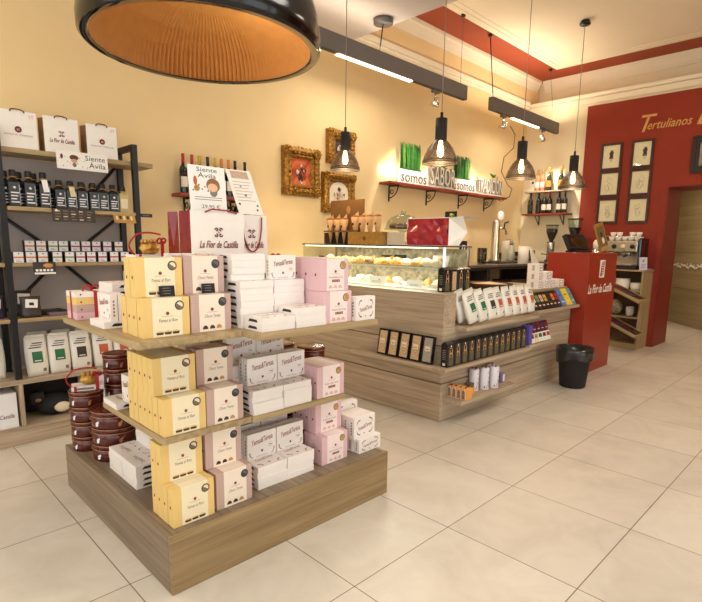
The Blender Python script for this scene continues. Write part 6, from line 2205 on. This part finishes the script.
# --- bottle shelves on the back wall
def bshelf(label, y0, y1, z, mat):
    t = thing('wall_shelf', label, 'shelf', (7.34, y0, z))
    MB().box((0, 0, -0.022), (0.178, y1 - y0, 0), mat).build('board', t, bev=0.003)
    return t
bshelf('upper grey brown bottle shelf on the back wall', 3.22, 3.90, 2.10, GOAK_Y)
wshelf('lower red bottle shelf with black brackets on the back wall', 7.34, 7.518, 3.22, 3.92, 1.775, REDWOOD, (3.34, 3.72), 'y', 0.16)
CHG = pm('champagne_green', (36, 48, 24), 0.12, coat=0.5)
for y, fn, l, key in ((3.735, bottle(ROSE, FG, pm('label_pink', (236, 196, 180), 0.6), 0.31), 'rose bottle with pink label at the corner end of the upper shelf', 'r'), (3.655, None, 'rose bottle with pink label second from the corner on the upper shelf', 'r'),
                      (3.56, bottle(CHG, FG, LO, 0.33, 0.042, True), 'gold topped sparkling bottle with orange label beside the rose bottles', 'c'), (3.38, None, 'gold topped sparkling bottle with orange label nearest the red wall', 'c')):
    bput(('b', key), fn, (7.42, y, 2.1005), l, 'bottles on the upper back wall shelf', rz=-R9)
for y, fn, l, key in ((3.83, bottle(WINE, FK, FK, 0.31), 'all black wine bottle at the corner end of the lower shelf', 'k'), (3.70, None, 'all black wine bottle second from the corner on the lower shelf', 'k'),
                      (3.61, bottle(WINE, FO, LP, 0.31), 'wine bottle with orange capsule and small pale label', 'o'), (3.53, bottle(WINE, FR, LP, 0.31), 'wine bottle with red capsule and tall pale label', 'rd'),
                      (3.385, bottle(WINE, FK, LP, 0.31), 'wine bottle with pale label and dark capsule, outer one under the sparkling bottle', 'kp'), (3.30, None, 'wine bottle with pale label and dark capsule, nearest the red wall', 'kp')):
    bput(('b', key), fn, (7.42, y, 1.7755), l, 'bottles on the lower back wall shelf', rz=-R9)
m = MB()
m.box((0, -0.05, -0.05), (0.006, 0.05, 0.05), WHT)
m.T = Matrix.Rotation(-R9, 4, 'Z')
m.disc(0, 0, 0.018, -0.0008, BLK, 12)
m.T = Matrix()
tag(m.build('wall_socket', loc=(7.511, 3.86, 2.24)), 'white wall switch with a black knob beside the champagne shelf', 'switch')

# --- framed drawings on the red wall
DKF = pm('dark_frame_wood', (56, 30, 22), 0.45, var=0.15)
SK = pm('sketch_line', (170, 150, 120), 0.7)
XR = 7.468
def drawing(label, y1, y0, z0, z1, seed, fig):
    w, h = y1 - y0, z1 - z0
    t = thing('framed_drawing', label, 'picture', (XR, y1, z0), (0, 0, -R9))
    m = MB()
    f = 0.028
    for a, b in (((0, 0), (w, f)), ((0, h - f), (w, h)), ((0, f), (f, h - f)), ((w - f, f), (w, h - f))):
        m.box((a[0], -0.02, a[1]), (b[0], 0.0, b[1]), DKF)
    m.build('frame', t)
    m = MB()
    m.box((f, -0.008, f), (w - f, -0.001, h - f), pm('drawing_paper', (240, 226, 190), 0.6, var=0.02))
    rnd = random.Random(seed)
    if fig:
        m.poly([(w * fig[0] + a, h * 0.42 + b) for a, b in ((-0.03, 0), (0.026, -0.004), (0.022, 0.05), (0.03, 0.08), (0.016, 0.095), (-0.014, 0.095), (-0.03, 0.07), (-0.02, 0.04))], -0.0086, -0.0082, INKK)
        m.disc(w * fig[0] + 0.004, h * 0.70, 0.014, -0.0088, INKK, 10, 0.012)
        m.rect(w * fig[0] - 0.022, h * 0.715, w * fig[0] + 0.022, h * 0.73, -0.009, INKK)
        m.rect(w * fig[0] - 0.012, h * 0.30, w * fig[0] - 0.004, h * 0.46, -0.0088, SK)
        m.rect(w * fig[0] + 0.006, h * 0.30, w * fig[0] + 0.013, h * 0.46, -0.0088, SK)
    for k in range(0 if fig else 5):
        cx, cz = w * rnd.uniform(0.38, 0.62), h * rnd.uniform(0.32, 0.7)
        p = [(cx + rnd.uniform(0.015, 0.04) * math.cos(2 * PI * i / 9), -0.0086, cz + rnd.uniform(0.02, 0.06) * math.sin(2 * PI * i / 9)) for i in range(10)]
        m.tube(p, 0.0016, SK, 3)
    m.build('drawing', t)
    m = MB()
    m.rect(f, f, w - f, h - f, -0.012, GLASS)
    m.build('glazing', t)
cols = (('window side column' , 2.862, 2.585), ('doorway side column', 2.478, 2.20))
for ci, (y1, y0) in enumerate(((2.862, 2.59), (2.474, 2.21))):
    wh = ('column beside the pendant', 'column nearest the doorway')[ci]
    drawing('framed drawing with a dark standing figure at the top of the %s' % wh, y1, y0, 2.325, 2.675, 1 + ci, (0.5 if ci == 0 else 0.62,))
    drawing('framed faint pencil sketch in the middle of the %s' % wh, y1 - 0.005, y0 - 0.005, 1.975, 2.31, 5 + ci, None)
    drawing('framed faint pencil sketch at the bottom of the %s' % wh, y1 - 0.010, y0 - 0.010, 1.62, 1.955, 9 + ci, None)
t = thing('framed_mirror', 'dark stepped frame cut by the picture edge above the doorway', 'picture', (XR, 1.775, 2.21), (0, 0, -R9))
m = MB()
w, h = 0.55, 0.43
for f0, y in ((0.0, -0.03), (0.04, -0.018)):
    f = 0.04
    for a, b in (((f0, f0), (w - f0, f0 + f)), ((f0, h - f0 - f), (w - f0, h - f0)), ((f0, f0 + f), (f0 + f, h - f0 - f)), ((w - f0 - f, f0 + f), (w - f0, h - f0 - f))):
        m.box((a[0], y, a[1]), (b[0], 0.0, b[1]), pm('frame_black', (34, 26, 24), 0.4))
m.build('frame', t)
MB().box((0.08, -0.008, 0.08), (w - 0.08, -0.001, h - 0.08), pm('picture_dim', (150, 130, 110), 0.4, var=0.4, scale=8)).build('picture', t)
# --- wall lettering
m = MB()
GOLDL = pm('wall_letter_gold', (214, 160, 90), 0.6)
m.T = Matrix.Translation((XR, 0, 0)) @ Matrix.Rotation(-R9, 4, 'Z')
m.text('T', -2.36, 2.86, -0.004, GOLDL, h=0.30, shear=0.3, offset=0.004, extrude=0.006)
m.text('ertulianos', -2.075, 2.838, -0.004, GOLDL, w=0.50, h=0.15, shear=0.35, offset=0.006, extrude=0.01)
m.text('L', -1.71, 2.87, -0.004, GOLDL, h=0.30, shear=0.35, offset=0.004, extrude=0.006)
m.T = Matrix()
tag(m.build('wall_lettering'), 'gold script lettering reading Tertulianos on the red wall', 'lettering')

# --- oak cabinet with slanted trays and the espresso machine
t = thing('tray_cabinet', 'oak cabinet with open shelves and slanted trays against the red wall', 'cabinet', (7.05, 2.06, 0))
L = 0.72
MB().box((0, 0, 0), (0.40, 0.02, 1.0), OAK_Z).build('side_panel', t, bev=0.002)
MB().box((0, L - 0.02, 0), (0.40, L, 1.0), OAK_Z).build('side_panel', t, bev=0.002)
MB().box((-0.01, -0.01, 1.001), (0.405, L + 0.01, 1.02), OAK_Y).build('cabinet_top', t, bev=0.002)
MB().box((0.38, 0.021, 0.02), (0.395, L - 0.021, 0.999), pm('cabinet_back', (120, 92, 62), 0.7)).build('back_board', t)
for z in (0.08, 0.42, 0.76):
    MB().box((0.0, 0.021, z - 0.018), (0.379, L - 0.021, z), OAK_Y).build('shelf_board', t)
MB().box((0.01, 0.021, 0.0), (0.025, L - 0.021, 0.06), OAK_Y).build('kick_panel', t)
def slant(label, z, seed):
    t = thing('slanted_tray', label, 'tray', (6.74, 2.0, z), (0.42, 0, 0))
    m = MB()
    m.box((0, 0, 0), (0.29, 0.44, 0.012), OAK_Y)
    m.box((-0.012, 0, 0), (-0.0005, 0.44, 0.04), OAK_Y)
    m.box((0.2905, 0, 0), (0.302, 0.44, 0.04), OAK_Y)
    m.box((-0.012, -0.012, 0), (0.302, -0.0005, 0.05), OAK_X)
    m.build('tray_frame', t, bev=0.002)
    rnd = random.Random(seed)
    m = MB()
    for j in range(4):
        for i in range(5):
            m.box((0.008 + 0.07 * j, 0.01 + 0.085 * i, 0.0125), (0.072 + 0.07 * j, 0.09 + 0.085 * i, 0.03 + 0.012 * rnd.random()), (CHB, RB_, INK, BROWN)[rnd.randrange(4)])
    o = m.build('sweets_layer', t)
    o['kind'] = 'stuff'
slant('upper slanted oak tray full of dark wrapped sweets', 0.635, 3)
slant('lower slanted oak tray full of dark wrapped sweets', 0.205, 8)
for k, (y, z, r, h, l) in enumerate(((2.17, 0.7605, 0.075, 0.09, 'white pot on the upper cabinet shelf nearest the side panel'), (2.34, 0.7605, 0.085, 0.14, 'taller white pot on the upper cabinet shelf'), (2.50, 0.7605, 0.06, 0.2, 'white pot at the podium side of the upper cabinet shelf'), (2.22, 0.4205, 0.05, 0.12, 'white cup on the lower cabinet shelf nearest the side panel'))):
    mug(l, 7.20, y, z, r, h, WHT)
m = MB()
m.blob((0, 0, 0.1), (0.08, 0.09, 0.1), pm('mosaic_jar', (150, 140, 110), 0.3, var=0.6, scale=50), 16, 10)
tag(m.build('jar', loc=(7.18, 2.40, 0.4225)), 'round mottled jar on the lower cabinet shelf', 'jar')
ZC = 1.0205
t = thing('espresso_machine', 'steel espresso machine with white cups on top, against the red wall', 'coffee machine', (7.10, 2.17, ZC))
w = 0.44
m = MB()
m.box((0, 0, 0.0), (0.32, w, 0.05), BLKM)
m.box((0.16, 0, 0.05), (0.32, w, 0.36), STEEL)
m.build('machine_body', t, bev=0.006)
uh = MB().box((-0.02, 0.0, 0.22), (0.30, w, 0.36), STEEL).build('upper_housing', t, bev=0.012)
MB().box((-0.0, -0.04, 0.04), (0.30, -0.001, 0.40), BLKG).build('side_cheek', t, bev=0.02)
MB().box((-0.0, 0.06, 0.05), (0.159, w - 0.04, 0.062), STEEL).build('drip_grate', t)
for k in range(2):
    m = MB()
    y = 0.12 + 0.2 * k
    m.lathe([(0.035, -0.03), (0.038, 0.02)], STEEL, 14, (0.04, y, 0.205))
    m.tube([(0.02, y, 0.185), (-0.12, y, 0.17)], 0.013, BLK, 8)
    m.build('filter_handle', t)
for k, (y, z) in enumerate(((0.06, 0.29), (0.17, 0.29), (0.28, 0.29), (0.38, 0.29))):
    m = MB()
    m.T = Matrix.Translation((-0.021, y, z)) @ Matrix.Rotation(-R9, 4, 'Y')
    m.lathe([(0.028, 0), (0.026, 0.022), (0, 0.024)], BLK if k % 2 == 0 else CREAM, 14)
    m.build('dial', uh)
m = MB()
for y in (0.0, w):
    m.tube([(0.0, y, 0.361), (0.0, y, 0.42)], 0.005, CHROME)
m.tube([(0, 0, 0.42), (0, w, 0.42)], 0.006, CHROME)
m.build('cup_rail', t)
def cup():
    t = thing('coffee_cup', 'x', 'cup')
    MB().lathe([(0.02, 0), (0.034, 0.03), (0.037, 0.055), (0.034, 0.055), (0.02, 0.008), (0, 0.007)], WHT, 14).build('cup_body', t)
    MB().tube([(0.034 + 0.014 * math.sin(a), 0, 0.032 + 0.014 * math.cos(a)) for a in [PI * i / 6 for i in range(7)]], 0.004, WHT, 5).build('handle', t)
    return t
CUP = Proto(cup, 'cup')
k = 0
for r in range(3):
    for i in range(5):
        if r == 2 and i == 2:
            continue
        CUP.put((7.16 + 0.094 * (r % 2) + (0.04 if r == 2 else 0), 2.20 + 0.0785 * i , ZC + 0.3605 + (0.056 if r == 2 else 0)), 'white cup on the espresso machine, %s from the doorway in the %s row' % (ORD[i], ('front', 'back', 'upper')[r]), 'white cups on the espresso machine', rz=(PI, 0, PI)[r])
t = thing('coffee_jug', 'chrome jug with dark band at the podium side of the espresso machine', 'jug', (7.16, 2.70, ZC))
MB().lathe([(0.07, 0), (0.075, 0.02), (0.075, 0.2), (0.05, 0.26), (0.0, 0.265)], CHROME, 22).build('jug_body', t)
MB().lathe([(0.076, 0.08), (0.076, 0.16)], BLKG, 22).build('dark_band', t)
MB().lathe([(0.045, 0.262), (0.05, 0.33), (0.03, 0.37), (0, 0.375)], WHT, 16).build('white_lid', t)
m = MB()
m.box((-0.06, 0, 0), (0.06, 0.004, 0.16), pm('pale_lilac_card', (214, 212, 230), 0.6))
m.disc(0, 0.115, 0.016, -0.0008, INKG, 10)
for k in range(3):
    m.rect(-0.035, 0.07 - 0.022 * k, 0.035, 0.077 - 0.022 * k, -0.0008, INKG)
tag(m.build('notice_card', loc=(7.12, 2.088, ZC), rot=(-0.1, 0, -0.5)), 'pale printed card standing on the oak cabinet top', 'sign')
m = MB()
m.box((-0.07, -0.05, 0), (0.07, 0.05, 0.012), pm('folded_blue', (150, 146, 176), 0.8))
tag(m.build('folded_cloth', loc=(7.36, 2.11, ZC), rot=(0, 0, 0.2), bev=0.004), 'folded lilac cloth on the oak cabinet edge', 'cloth')
